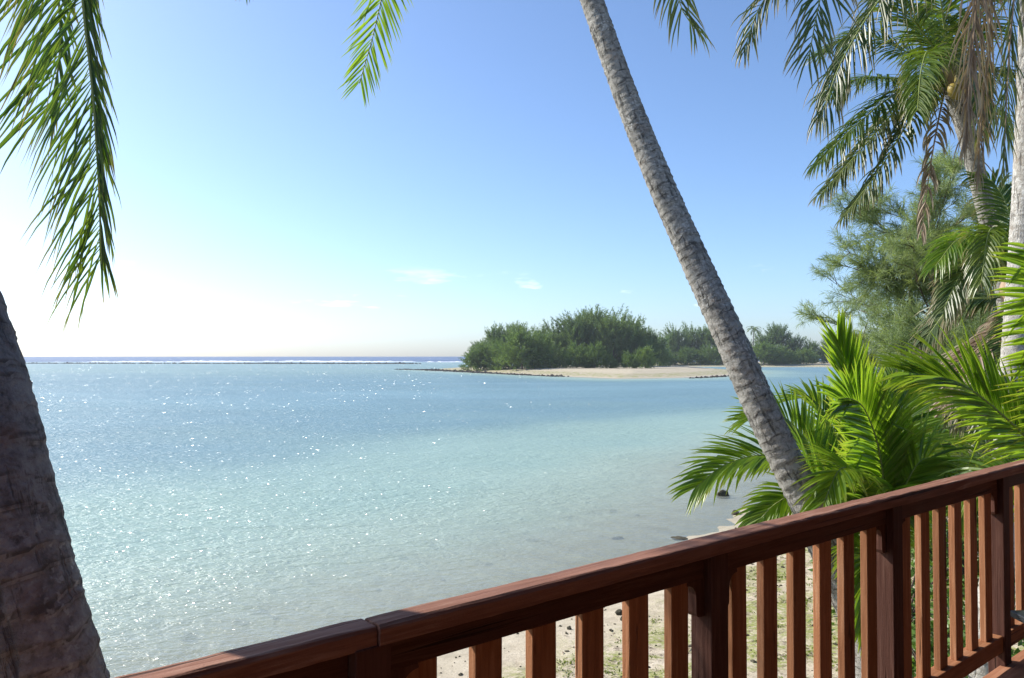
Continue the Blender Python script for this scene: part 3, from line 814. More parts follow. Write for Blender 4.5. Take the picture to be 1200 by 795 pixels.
frond(near, [cn, at(-220, -860, 3.4), at(-20, -640, 3.7), at(72, -260, 3.8), at(98, 10, 3.8), at(108, 100, 3.8), at(115, 200, 3.8), at(119, 310, 3.8)], L=0.72, w=0.013, pairs=250, up=(0.25, -1, 0.35), a0=66, a1=32, droop=0.55, vfold=8, mat='leaf', seed=41, start=0.12, tipfull=0.5, lr=(0.62, 1.0), ang=(0.34, 0.95), jit=1.5, rr=(0.022, 0.004))
frond(near, [cn, at(-260, -820, 3.8), at(-80, -560, 4.1), at(36, -220, 4.3), at(70, 20, 4.3), at(60, 130, 4.3)], L=0.80, w=0.021, pairs=95, up=(0.25, -1, 0.3), a0=76, a1=34, droop=0.30, vfold=8, mat='leaf', seed=42, start=0.12, tipfull=0.6, lr=(0.5, 1.1), ang=(0.4, 1.0))
for i, (az, el, ln, bd) in enumerate([(-140, 45, 3.5, 0.2), (-95, 45, 3.3, 0.22), (-110, 10, 3.2, 0.2), (150, 50, 3.3, 0.2), (-170, 20, 3.4, 0.2), (110, 70, 3.0, 0.15)]):
    arc_frond(near, cn, R(az), R(el), ln, bd, 50 + i, L=0.62, w=0.034, pairs=60, droop=0.6, segs=3)

# --- pale trunk at the right edge with a shaggy crown
pp = [(1150, 800, 9.0), (1166, 690, 9.0), (1175, 600, 9.0), (1181, 530, 9.0), (1190, 420, 9.0), (1197, 320, 9.05), (1203, 200, 9.1), (1207, 80, 9.1), (1210, -40, 9.15), (1213, -160, 9.2)]
ppw = [at(*q) for q in pp]
gb3 = ground_pt(ppw[0] + Vector((-0.05, 0, 0)))
pale = empty('coconut_palm', gb3)
tag(pale, 'straight pale palm trunk at the right edge with hanging brown fronds', 'palm tree', 'coconut palms on the beach')
palm_trunk(pale, [tuple(gb3)] + [tuple(v) for v in ppw], [0.21, 0.165, 0.155, 0.15, 0.147, 0.143, 0.138, 0.133, 0.128, 0.124, 0.12], M['bark_pale'], 15, 0.075, 0.05)
cp = ppw[-1] + Vector((0, 0, 0.2))
crown_shaft(pale, cp, 0.15, 3, M['rachis_dead'])
# green and half-dry fronds reaching left
frond(pale, [cp, at(1120, -220, 8.6), at(1030, -170, 8.2), at(985, -85, 8.0), at(962, -5, 7.9), at(948, 66, 7.9)], L=0.86, w=0.029, pairs=105, up=(-0.5, -1, 0.5), a0=58, a1=28, droop=0.55, vfold=4, mat='leaf_old', seed=61, start=0.1, jit=2.0, tear=0.12, tipfull=0.4)
frond(pale, [cp, at(1110, -170, 8.9), at(1015, -105, 8.8), at(940, -48, 8.7), at(893, 4, 8.7), at(871, 62, 8.7)], L=0.66, w=0.026, pairs=95, up=(-0.4, -0.9, 0.6), a0=60, a1=24, droop=0.9, vfold=2, mat='leaf_old', seed=62, start=0.1, jit=2.0, tear=0.12, tipfull=0.3)
frond(pale, [cp, at(1130, -130, 9.3), at(1070, -50, 9.4), at(1020, 15, 9.4), at(985, 75, 9.4), at(963, 135, 9.4)], L=0.80, w=0.028, pairs=100, up=(-0.6, -0.8, 0.6), a0=58, a1=28, droop=1.5, vfold=-4, mat='leaf_old', seed=63, start=0.1, jit=2.0, tear=0.12, tipfull=0.45)
# dead fronds hanging against the trunk
frond(pale, [cp, at(1170, -150, 8.7), at(1150, -60, 8.5), at(1142, 30, 8.5), at(1136, 100, 8.5), at(1130, 170, 8.5)], L=0.66, w=0.022, pairs=90, up=(-0.2, -1, 0.1), a0=42, a1=10, droop=1.2, vfold=0, mat='leaf_dead', rmat='rachis_dead', seed=65, start=0.1, jit=3.0, label='brown dead frond hanging beside the trunk')
frond(pale, [cp, at(1185, -120, 8.8), at(1165, -40, 8.7), at(1158, 60, 8.7), at(1150, 140, 8.7), at(1146, 210, 8.7)], L=0.60, w=0.021, pairs=70, up=(0.2, -1, 0.1), a0=40, a1=10, droop=1.2, vfold=0, mat='leaf_dead', rmat='rachis_dead', seed=66, start=0.1, jit=3.0, tear=0.15)
frond(pale, [cp, at(1200, -100, 8.6), at(1186, 20, 8.5), at(1180, 110, 8.5), at(1176, 200, 8.5)], L=0.60, w=0.021, pairs=70, up=(0.2, -1, 0.1), a0=40, a1=12, droop=1.0, vfold=0, mat='leaf_old', rmat='rachis_dead', seed=67, start=0.1, jit=2.6)
for i, (az, el, ln, bd) in enumerate([(-120, 50, 3.4, 0.2), (-70, 60, 3.4, 0.2), (-30, 55, 3.4, 0.2), (20, 40, 3.4, 0.2), (80, 45, 3.4, 0.2), (130, 40, 3.4, 0.2), (175, 55, 3.2, 0.2)]):
    arc_frond(pale, cp, R(az), R(el), ln, bd, 70 + i, L=0.62, w=0.034, pairs=60, droop=0.6, segs=3)

# --- palm with coconuts behind it
bp = [(1196, 560, 13.2), (1188, 420, 13.1), (1176, 330, 13.05), (1164, 280, 13.0), (1150, 225, 13.0), (1136, 170, 13.0), (1122, 125, 13.0), (1112, 96, 13.0)]
bpw = [at(*q) for q in bp]
gb4 = ground_pt(bpw[0] + Vector((0.05, 0, 0)))
nutp = empty('coconut_palm', gb4)
tag(nutp, 'palm bearing a cluster of coconuts behind the pale trunk', 'palm tree', 'coconut palms on the beach')
palm_trunk(nutp, [tuple(gb4)] + [tuple(v) for v in bpw], [0.2, 0.165, 0.155, 0.15, 0.147, 0.144, 0.14, 0.135, 0.13], M['bark_lean'], 25, 0.09, 0.045, 20, 0.03)
cb = bpw[-1] + Vector((0, 0, 0.2))
crown_shaft(nutp, cb, 0.17, 4, M['rachis_dead'])
coconuts(nutp, cb, [(-0.22, -0.75, -0.42), (0.02, -0.80, -0.48), (-0.12, -0.85, -0.64), (0.12, -0.8, -0.70), (-0.30, -0.7, -0.60), (0.02, -0.8, -0.88), (0.20, -0.7, -0.5)])
FB = [([(1060, 92, 12.7), (1010, 92, 12.4), (965, 112, 12.2)], 'leaf', 0.62, 0.9, 0),
      ([(1050, 110, 12.5), (1000, 150, 12.2), (958, 192, 12.0)], 'leaf', 0.66, 0.9, 0),
      ([(1055, 125, 12.7), (1005, 180, 12.5), (962, 228, 12.4)], 'leaf_old', 0.58, 1.1, 0),
      ([(1070, 135, 12.4), (1030, 200, 12.2), (988, 255, 12.1)], 'leaf_old', 0.50, 1.4, 0.2),
      ([(1098, 150, 12.4), (1088, 210, 12.3), (1080, 275, 12.3)], 'leaf_dead', 0.42, 2.2, 0.5),
      ([(1060, 60, 13.2), (1010, 40, 13.4), (960, 62, 13.5)], 'leaf', 0.66, 0.6, 0),
      ([(1075, 30, 12.4), (1040, -10, 12.0), (1000, -20, 11.8)], 'leaf', 0.70, 0.6, 0),
      ([(1105, 20, 12.6), (1095, -50, 12.4), (1085, -110, 12.2)], 'leaf', 0.70, 0.5, 0),
      ([(1140, 30, 12.6), (1160, -30, 12.4), (1190, -60, 12.2)], 'leaf', 0.70, 0.6, 0),
      ([(1150, 80, 12.5), (1190, 90, 12.2), (1230, 130, 12.0)], 'leaf', 0.66, 0.8, 0),
      ([(1145, 110, 13.3), (1180, 150, 13.5), (1205, 215, 13.6)], 'leaf', 0.66, 0.8, 0),
      ([(1090, 60, 11.9), (1080, 80, 11.0), (1075, 130, 10.4)], 'leaf', 0.62, 0.9, 0),
      ([(1130, 60, 12.0), (1145, 90, 11.2), (1150, 160, 10.8)], 'leaf_old', 0.62, 1.0, 0),
      ([(1100, 40, 13.8), (1085, 20, 14.6), (1070, 40, 15.2)], 'leaf', 0.66, 0.6, 0)]
for i, (q, mt, LL, dr, te) in enumerate(FB):
    w_ = [at(*a) for a in q]
    side = -1 if q[-1][0] < 1110 else 1
    frond(nutp, [cb] + w_, L=LL * 1.15, w=0.036, pairs=92, up=(side * 0.35, -0.45, 1), a0=66, a1=28, jit=1.5, droop=dr, vfold=8, mat=mt, rmat='rachis_dead' if mt == 'leaf_dead' else 'rachis', seed=90 + i, start=0.12, tear=te, tipfull=0.4)

# --- smaller palm in the shade between the two right-hand trunks
mp = at(1190, 345, 11.2)
gb5 = ground_pt(mp + Vector((0.3, 0.2, 0)))
mid = empty('coconut_palm', gb5)
tag(mid, 'smaller palm half hidden behind the pale trunk, fronds arching left', 'palm tree', 'coconut palms on the beach')
palm_trunk(mid, [tuple(gb5), tuple(gb5.lerp(mp, 0.5) + Vector((0.05, 0, 0))), tuple(mp)], [0.2, 0.16, 0.14], M['bark_lean'], 27, 0.08, 0.05, 18, 0.03)
crown_shaft(mid, mp + Vector((0, 0, 0.15)), 0.16, 6, M['rachis_dead'])
FM = [([(1160, 285, 10.8), (1125, 280, 10.4), (1096, 312, 10.2)], 'leaf_young'), ([(1165, 310, 10.6), (1130, 318, 10.2), (1106, 362, 10.0)], 'leaf_old'),
      ([(1175, 290, 10.4), (1160, 270, 9.9), (1150, 330, 9.6)], 'leaf'), ([(1160, 350, 11.4), (1120, 355, 11.6), (1086, 395, 11.8)], 'leaf_old'),
      ([(1210, 280, 10.8), (1250, 260, 10.4), (1290, 300, 10.2)], 'leaf'), ([(1185, 260, 11.8), (1165, 215, 12.2), (1140, 205, 12.4)], 'leaf'),
      ([(1200, 270, 12), (1210, 220, 12.6), (1225, 200, 13)], 'leaf'), ([(1170, 390, 10.9), (1135, 420, 10.7), (1105, 480, 10.6)], 'leaf_dead'),
      ([(1180, 400, 10.6), (1165, 440, 10.3), (1150, 510, 10.2)], 'leaf_old')]
for i, (q, mt) in enumerate(FM):
    frond(mid, [mp] + [at(*a) for a in q], L=0.62, w=0.036, pairs=70, up=(-0.3, -0.5, 1), a0=66, a1=28, droop=0.9, vfold=10, mat=mt, rmat='rachis_dead' if mt == 'leaf_dead' else 'rachis', seed=120 + i, start=0.14, tipfull=0.4)

# --- bright young palm just outside the rail
yc = at(1012, 655, 8.3)
gb6 = ground_pt(Vector((yc.x + 0.1, yc.y + 0.1, 0)))
young = empty('young_palm', gb6)
tag(young, 'bushy bright green young palm behind the leaning trunk', 'palm tree', 'young palms beside the railing')
palm_trunk(young, [tuple(gb6), tuple(gb6.lerp(yc, 0.5) + Vector((0.04, 0, 0))), tuple(yc)], [0.2, 0.17, 0.12], M['bark_lean'], 29, 0.07, 0.06, 18, 0.03)
crown_shaft(young, yc + Vector((0, 0, 0.1)), 0.12, 7, M['rachis'], 0.35)
FY = [  # control pixels, leaflet length, up vector, droop, a0, a1, vfold
    ([(1017, 560, 8.2), (1004, 490, 8.1), (993, 436, 8.0), (981, 398, 7.95)], 0.66, (0.28, -1, 0.05), 0.15, 50, 18, 10),
    ([(1034, 590, 8.0), (1030, 530, 7.8), (1014, 482, 7.65), (998, 468, 7.55), (982, 468, 7.5)], 0.66, (0.15, -1.0, 0.15), 0.45, 62, 30, 6),
    ([(985, 600, 8.0), (940, 545, 7.8), (895, 534, 7.7), (850, 545, 7.6), (815, 572, 7.55)], 0.62, (0.05, -0.6, 1), 0.55, 60, 26, 14),
    ([(985, 590, 8.6), (940, 510, 8.8), (905, 484, 8.9), (872, 492, 9.0)], 0.62, (0.05, -0.5, 1), 0.40, 60, 26, 16),
    ([(1000, 570, 8.9), (975, 500, 9.2), (950, 468, 9.4), (920, 470, 9.6)], 0.55, (0.1, -0.5, 1), 0.35, 60, 26, 16),
    ([(1030, 570, 8.4), (1052, 490, 8.5), (1068, 450, 8.6), (1084, 440, 8.7)], 0.66, (-0.4, -0.9, 0.5), 0.55, 58, 24, 10),
    ([(1045, 600, 8.0), (1075, 545, 7.8), (1098, 540, 7.7), (1118, 570, 7.6)], 0.64, (0.0, -0.7, 1), 0.75, 62, 28, 8),
    ([(1050, 580, 8.6), (1080, 520, 8.9), (1105, 510, 9.0), (1130, 530, 9.2)], 0.62, (0.0, -0.6, 1), 0.65, 62, 28, 8),
    ([(980, 620, 7.9), (945, 580, 7.7), (910, 590, 7.6), (880, 622, 7.6)], 0.50, (0.0, -0.6, 1), 0.8, 62, 28, 4),
    ([(1020, 600, 7.6), (1005, 560, 7.2), (985, 550, 6.9), (965, 590, 6.7)], 0.60, (0.0, -0.5, 1), 0.7, 62, 28, 8),
    ([(1030, 620, 7.7), (1040, 585, 7.3), (1050, 575, 7.0), (1062, 610, 6.8)], 0.60, (0.0, -0.5, 1), 0.7, 62, 28, 8),
    ([(1015, 640, 7.8), (1010, 640, 7.2), (1012, 670, 6.8), (1022, 740, 6.6)], 0.5, (0.0, -0.8, 0.6), 0.9, 60, 28, 2)]
for i, (q, LL, up, dr, a0, a1, vf) in enumerate(FY):
    frond(young, [yc] + [at(*a) for a in q], L=LL, w=0.044, pairs=84, up=up, a0=a0, a1=a1, droop=dr * 0.6, vfold=vf, mat='leaf_young', seed=150 + i, start=0.16, tipfull=0.4, rr=(0.020, 0.005), jit=0.55)

# --- second young palm whose fronds come in from the right edge
zc = at(1292, 610, 6.0)
gb7 = ground_pt(Vector((zc.x + 0.1, zc.y + 0.05, 0)))
young2 = empty('young_palm', gb7)
tag(young2, 'yellow-green young palm fronds reaching in from the right edge', 'palm tree', 'young palms beside the railing')
palm_trunk(young2, [tuple(gb7), tuple(gb7.lerp(zc, 0.5) + Vector((0.04, 0, 0))), tuple(zc)], [0.2, 0.17, 0.12], M['bark_lean'], 31, 0.07, 0.06, 18, 0.03)
crown_shaft(young2, zc + Vector((0, 0, 0.1)), 0.12, 8, M['rachis'], 0.35)
FZ = [([(1235, 548, 6.0), (1180, 492, 6.0), (1125, 450, 6.0), (1066, 437, 6.0)], 0.66, (-0.35, -0.8, 0.8), 0.30, 60, 18, 12, (1, 1)),
      ([(1262, 520, 5.8), (1240, 420, 5.7), (1222, 350, 5.6), (1205, 290, 5.6)], 0.50, (-0.1, -1, 0.1), 0.18, 82, 60, 6, (1, 1)),
      ([(1240, 590, 6.3), (1195, 560, 6.4), (1160, 555, 6.5), (1125, 590, 6.6)], 0.55, (0, -0.6, 1), 0.9, 62, 30, 4, (1, 1)),
      ([(1245, 540, 6.6), (1205, 480, 6.9), (1165, 455, 7.1), (1125, 480, 7.3)], 0.6, (0, -0.6, 1), 0.9, 62, 30, 4, (1, 1)),
      ([(1300, 480, 6.4), (1310, 380, 6.7), (1330, 300, 6.9)], 0.6, (0, -0.8, 0.5), 0.5, 62, 30, 8, (1, 1)),
      ([(1340, 560, 6.3), (1390, 520, 6.6), (1440, 560, 6.8)], 0.6, (0, -0.4, 1), 0.7, 62, 30, 8, (1, 1))]
for i, (q, LL, up, dr, a0, a1, vf, lr) in enumerate(FZ):
    frond(young2, [zc] + [at(*a) for a in q], L=LL, w=0.036, pairs=80, up=up, a0=a0, a1=a1, droop=dr, vfold=vf, mat='leaf_young' if i != 3 else 'leaf_old', seed=180 + i, start=0.16, tipfull=0.4, lr=lr, jit=0.8)

# ------------------------------------------------------------------ ironwood (casuarina) trees on our shore
def ironwood(root_px, height_m, seed, label, lean_dir, n_limb=16, spread=3.0, needles=34, group='ironwood trees on the near shore'):
    rg = np.random.default_rng(seed)
    p0 = root_px
    b = ground_pt(p0)
    t = empty('ironwood_tree', b)
    tag(t, label, 'tree', group)
    base = np.array(b)
    top = np.array([lean_dir[0], lean_dir[1], height_m])
    C, L = catmull([(0, 0, 0), tuple(top * 0.35 + rg.normal(0, 0.1, 3) * [1, 1, 0]), tuple(top * 0.7 + rg.normal(0, 0.15, 3) * [1, 1, 0]), tuple(top)], 40)
    V, F = tube_arrays(C, np.linspace(0.17, 0.015, 40), 9)
    link('trunk', mesh_np('trunk', V, F, True), M['bark_cas'], t)
    BV, BF, off = [], [], 0
    tw_p, tw_d = [], []
    for k in range(n_limb):
        h = 0.14 + 0.82 * (k + rg.random()) / n_limb
        i = int(h * 39); p = C[i].copy()
        az = rg.uniform(0, 2 * math.pi)
        el = R(rg.uniform(18, 50))
        d = np.array([math.cos(az) * math.cos(el), math.sin(az) * math.cos(el), math.sin(el)])
        ln = spread * (1.15 - 0.75 * h) * rg.uniform(0.75, 1.2)
        pts = [p]; q = p.copy(); dd = d.copy()
        for s in range(6):
            q = q + dd * ln / 6; dd = unit(dd + rg.normal(0, 0.10, 3) + np.array([0, 0, 0.03])); pts.append(q.copy())
        LC, _ = catmull(pts, 16)
        v, f = tube_arrays(LC, np.linspace(0.040 * (1.2 - h), 0.005, 16), 5, off); BV.append(v); BF.append(f); off += len(v)
        for j in range(11):
            u = 0.18 + 0.8 * (j + rg.random()) / 11
            i2 = int(u * 15); bp_ = LC[i2]
            td = unit(unit(LC[min(i2 + 1, 15)] - LC[max(i2 - 1, 0)]) * 0.9 + rg.normal(0, 0.62, 3) + np.array([0, 0, 0.15]))
            bl = ln * 0.36 * (1.15 - 0.6 * u) * rg.uniform(0.7, 1.2)
            pts2 = [bp_]; q2 = bp_.copy(); d2 = td.copy()
            for s in range(4):
                q2 = q2 + d2 * bl / 4; d2 = unit(d2 + rg.normal(0, 0.15, 3)); pts2.append(q2.copy())
            SC_, _ = catmull(pts2, 10)
            v, f = tube_arrays(SC_, np.linspace(0.010, 0.003, 10), 4, off); BV.append(v); BF.append(f); off += len(v)
            for m_ in range(max(2, int(9 * min(1.0, 1.95 - 1.5 * h)))):
                u2 = 0.1 + 0.9 * rg.random(); i3 = min(int(u2 * 9), 8)
                tw_p.append(SC_[i3]); tw_d.append(unit(unit(SC_[i3 + 1] - SC_[i3]) + rg.normal(0, 0.55, 3)))
    link('branches', mesh_np('branches', np.vstack(BV), np.vstack(BF), True), M['bark_cas'], t)['kind'] = 'stuff'
    tp = np.array(tw_p); td = np.array(tw_d); nt_ = len(tp)
    # needle-like branchlets: slim drooping blades in tufts
    k = needles
    P = np.repeat(tp, k, 0) + np.repeat(td, k, 0) * rg.uniform(0, 0.34, (nt_ * k, 1))
    D = unit(np.repeat(td, k, 0) * 0.75 + rg.normal(0, 0.55, (nt_ * k, 3)) + np.array([0, 0, 0.05]))
    ln = rg.uniform(0.12, 0.26, (nt_ * k, 1)); wd = rg.uniform(0.0028, 0.0055, (nt_ * k, 1))
    W = unit(np.cross(D, rg.normal(0, 1, (nt_ * k, 3)))) * wd
    Pm = P + D * ln * 0.55; D2 = unit(D + np.array([0, 0, -0.45])); Pe = Pm + D2 * ln * 0.45
    V = np.stack([P - W * 0.6, P + W * 0.6, Pm + W, Pm - W, Pe], 1)
    nq = len(P)
    bidx = (np.arange(nq) * 5)[:, None]
    F = np.concatenate([bidx + np.array([[0, 1, 2]]), bidx + np.array([[0, 2, 3]]), bidx + np.array([[3, 2, 4]])], 0)
    A = np.zeros((nq, 5, 3)); A[..., 0] = np.repeat(rg.random(nt_), k)[:, None]; A[..., 1] = np.array([0, 0, 0.5, 0.5, 0.9])
    cr = link('crown', mesh_np('crown', V.reshape(-1, 3), F, False, {'leaf': A.reshape(-1, 3)}), M['needle'], t)
    cr['kind'] = 'stuff'
    return t

ironwood(at(1125, 560, 17.0), 7.8, 3, 'feathery grey-green ironwood tree with bare twigs behind the palms', (-0.7, -0.3), 32, 3.9, 42)
ironwood(at(1165, 560, 20.0), 7.6, 5, 'dense soft green ironwood tree beside the pale trunk', (-0.3, 0), 26, 3.6, 38)
ironwood(at(1092, 560, 19.5), 7.6, 12, 'airy ironwood tree leaning out over the water left of the others', (-0.7, -0.2), 18, 4.4, 24)
ironwood(at(1085, 560, 14.5), 4.6, 8, 'low young ironwood tree behind the bright young palm', (-0.1, 0.0), 18, 2.3, 34)

# ------------------------------------------------------------------ broad-leaved plants
def leafy(name, b, nleaf, size, rx, rz, mat, seed, label, cat, group, stems=6):
    rg = np.random.default_rng(seed)
    t = empty(name, b)
    tag(t, label, cat, group)
    SV, SF, off = [], [], 0
    for k in range(stems):
        a = rg.uniform(0, 6.28)
        e_ = np.array([math.cos(a) * rx * rg.uniform(0.3, 0.8), math.sin(a) * rx * rg.uniform(0.3, 0.8), rz * rg.uniform(0.6, 1.0)])
        Cc, _ = catmull([(0, 0, -0.05), tuple(e_ * [0.35, 0.35, 0.55]), tuple(e_)], 10)
        v, f = tube_arrays(Cc, np.linspace(0.022 * size / 0.12, 0.006, 10), 5, off); SV.append(v); SF.append(f); off += len(v)
    link('stems', mesh_np('stems', np.vstack(SV), np.vstack(SF), True), M['bark_cas'], t)
    cen = rg.normal(0, 1, (max(6, nleaf // 40), 3)); cen = unit(cen) * rg.uniform(0.35, 0.95, (len(cen), 1))
    cen[:, 2] = np.abs(cen[:, 2])
    pick = rg.integers(0, len(cen), nleaf)
    P = (cen[pick] + rg.normal(0, 0.20, (nleaf, 3))) * np.array([rx, rx, rz]); P[:, 2] = np.abs(P[:, 2]) + 0.03
    D = unit(P * [1, 1, 0.3] / max(rx, 0.1) + rg.normal(0, 0.6, (nleaf, 3)))
    Wd = unit(np.cross(D, np.array([0, 0, 1.0]) + rg.normal(0, 0.5, (nleaf, 3)))); Nn_ = np.cross(Wd, D)
    l_ = size * rg.uniform(0.7, 1.25, (nleaf, 1)); w_ = l_ * 0.30
    pts = [P, P + D * l_ * 0.35 + Wd * w_ + Nn_ * w_ * 0.25, P + D * l_ * 0.40, P + D * l_ * 0.35 - Wd * w_ + Nn_ * w_ * 0.25, P + D * l_ * 0.95 - Nn_ * l_ * 0.12]
    V = np.stack(pts, 1); bi = (np.arange(nleaf) * 5)[:, None]
    F = np.concatenate([bi + np.array([[0, 1, 2]]), bi + np.array([[0, 2, 3]]), bi + np.array([[1, 4, 2]]), bi + np.array([[2, 4, 3]])], 0)
    A = np.zeros((nleaf, 5, 3)); A[..., 0] = rg.random(nleaf)[:, None]; A[..., 1] = np.array([0, .4, .4, .4, .9])
    link('leaves', mesh_np('leaves', V.reshape(-1, 3), F, False, {'leaf': A.reshape(-1, 3)}), mat, t)['kind'] = 'stuff'
    return t

SHR = [((1002, 820, 9.3), 260, 0.13, 0.42, 0.40, 'low leafy creeper at the foot of the leaning trunk'),
       ((1090, 800, 9.6), 700, 0.14, 0.80, 0.75, 'leafy green shrub showing between the balusters near the third post'),
       ((1140, 770, 10.2), 900, 0.14, 0.95, 1.05, 'taller leafy shrub beside the foot of the pale trunk'),
       ((1060, 690, 12.0), 900, 0.15, 1.1, 1.2, 'rounded green shrub behind the young palm'),
       ((1130, 640, 13.5), 1400, 0.16, 1.5, 2.1, 'big dark green shrub under the ironwood trees'),
       ((1200, 640, 14.0), 1600, 0.17, 1.6, 2.6, 'large green shrub at the right edge behind the palms'),
       ((1075, 600, 17.5), 1600, 0.18, 1.7, 2.0, 'bushy shrub on the shore below the feathery ironwood'),
       ((1240, 580, 20.0), 2600, 0.2, 2.6, 4.2, 'tall leafy bush closing the view at the far right')]
for i, (q, nl, sz, rx, rz, lb) in enumerate(SHR):
    p = at(*q); leafy('beach_shrub', ground_pt(p, 0.03), nl, sz, rx, rz, M['broad'], 300 + i, lb, 'shrub', 'shrubs on the upper beach', 7)

# ------------------------------------------------------------------ trees on the islets
def plume_crown(seed, rx, rz, n_pl, blades, bl, upright=0.9, flat=0.0):
    """feathery crown: plumes of slim blades pointing up and out; unit: metres, base of crown near z=0"""
    rg = np.random.default_rng(seed)
    # a handful of big lobes so that the outline is uneven
    nl = 16
    az = rg.uniform(0, 6.283, nl); hh = rg.uniform(0.02, 0.92, nl); rr_ = rx * np.sqrt(np.clip(1 - (hh * 1.02) ** 2.4, 0.04, 1)) * rg.uniform(0.35, 0.85, nl)
    lob = np.stack([np.cos(az) * rr_, np.sin(az) * rr_, hh * rz], 1); lr_ = rg.uniform(0.28, 0.48, nl) * rx
    lob[0] = (0, 0, rz * 0.80); lob[1] = (0.12 * rx, 0, rz * 0.55)
    k = rg.integers(0, nl, n_pl)
    dirs = unit(rg.normal(0, 1, (n_pl, 3)) + np.array([0, 0, 0.15]))
    P = lob[k] + dirs * (lr_[k] * rg.uniform(0.45, 1.0, n_pl) ** 0.6)[:, None] * np.array([1, 1, 1.15])
    P[:, 2] = np.clip(P[:, 2], 0.04 * rz, None)
    out = unit(P * [1, 1, 0] + 1e-6)
    ax = unit(np.array([0, 0, upright]) + out * 0.55 + dirs * 0.45 + rg.normal(0, 0.25, (n_pl, 3)))
    pl = rg.uniform(0.7, 1.5, n_pl) * bl * 3.0
    m = n_pl * blades
    t = rg.random(m); kk = np.repeat(np.arange(n_pl), blades)
    B = P[kk] + ax[kk] * (t * pl[kk])[:, None]
    D = unit(ax[kk] * 0.9 + rg.normal(0, 0.60, (m, 3)))
    L = (bl * rg.uniform(0.6, 1.3, m) * (1.1 - 0.5 * t))[:, None]
    W = unit(np.cross(D, rg.normal(0, 1, (m, 3)))) * L * rg.uniform(0.055, 0.10, (m, 1))
    V = np.stack([B - W * 0.7, B + W * 0.7, B + D * L * 0.5 + W, B + D * L * 0.5 - W, B + D * L + np.array([0, 0, -0.1]) * L], 1)
    bi = (np.arange(m) * 5)[:, None]
    F = np.concatenate([bi + np.array([[0, 1, 2]]), bi + np.array([[0, 2, 3]]), bi + np.array([[3, 2, 4]])], 0)
    A = np.zeros((m, 5, 3)); A[..., 0] = np.clip(rg.random(nl)[k][kk] * 0.6 + rg.random(n_pl)[kk] * 0.4, 0, 1)[:, None]; A[..., 1] = np.array([0, 0, .4, .4, .85])
    return mesh_np('crown', V.reshape(-1, 3), F, False, {'leaf': A.reshape(-1, 3)})

def limb_trunk(seed, h, r):
    rg = np.random.default_rng(seed); BV, BF, off = [], [], 0
    C, _ = catmull([(0, 0, -0.4), (rg.normal(0, .2), rg.normal(0, .2), h * 0.4), (rg.normal(0, .4), rg.normal(0, .4), h * 0.85)], 14)
    v, f = tube_arrays(C, np.linspace(r, r * 0.2, 14), 7); BV.append(v); BF.append(f); off += len(v)
    for k in range(9):
        i = rg.integers(3, 12); a = rg.uniform(0, 6.28)
        q = C[i] + np.array([math.cos(a) * h * 0.22, math.sin(a) * h * 0.22, h * 0.2])
        c2, _ = catmull([tuple(C[i]), tuple((C[i] + q) / 2 + [0, 0, 0.2]), tuple(q)], 8)
        v, f = tube_arrays(c2, np.linspace(r * 0.35, r * 0.08, 8), 5, off); BV.append(v); BF.append(f); off += len(v)
    return mesh_np('trunk', np.vstack(BV), np.vstack(BF), True)

CR_BIG = [plume_crown(500 + i, 6.2, 13.5, 520, 40, 1.05) for i in range(4)]
TR_BIG = [limb_trunk(520 + i, 13.5, 0.3) for i in range(4)]
CR_LOW = [plume_crown(540 + i, 4.4, 6.6, 420, 36, 0.75, 0.6) for i in range(3)]
TR_LOW = [limb_trunk(560 + i, 6.0, 0.2) for i in range(3)]
CR_SPK = [plume_crown(580, 2.6, 13.0, 260, 24, 0.8, 1.3)]
for me_ in CR_BIG + CR_SPK: me_.materials.append(M['needle_far'])
for me_ in CR_LOW: me_.materials.append(M['needle_far2'])
for me_ in TR_BIG + TR_LOW: me_.materials.append(M['bark_cas'])

def islet_tree(px, Y, top_y, kind, var, wide, label, group):
    x = (px - 600) / FPX * Y
    z = height1(x, Y)
    zt = EYE + (418 - top_y - (3.5 if kind != 'low' else 0)) / FPX * Y
    h = max(1.0, zt - z)
    ref = 15.0 if kind != 'low' else 7.6
    s = h / ref
    if kind == 'big': c, tr = CR_BIG[var % 4], TR_BIG[var % 4]
    elif kind == 'low': c, tr = CR_LOW[var % 3], TR_LOW[var % 3]
    else: c, tr = CR_SPK[0], TR_BIG[var % 4]
    t = empty('ironwood_tree' if kind != 'low' else 'shore_shrub', (x, Y, z - 0.05), (var * 1.7 + px * 0.31) % 6.28)
    tag(t, label, 'tree' if kind != 'low' else 'shrub', group)
    for nm, me in (('trunk', tr), ('crown', c)):
        o = link(nm, me, None, t); o.scale = (s * wide, s * wide, s)
        if nm == 'crown':
            o['kind'] = 'stuff'; o.location = (0, 0, -0.06 * h)
    return t

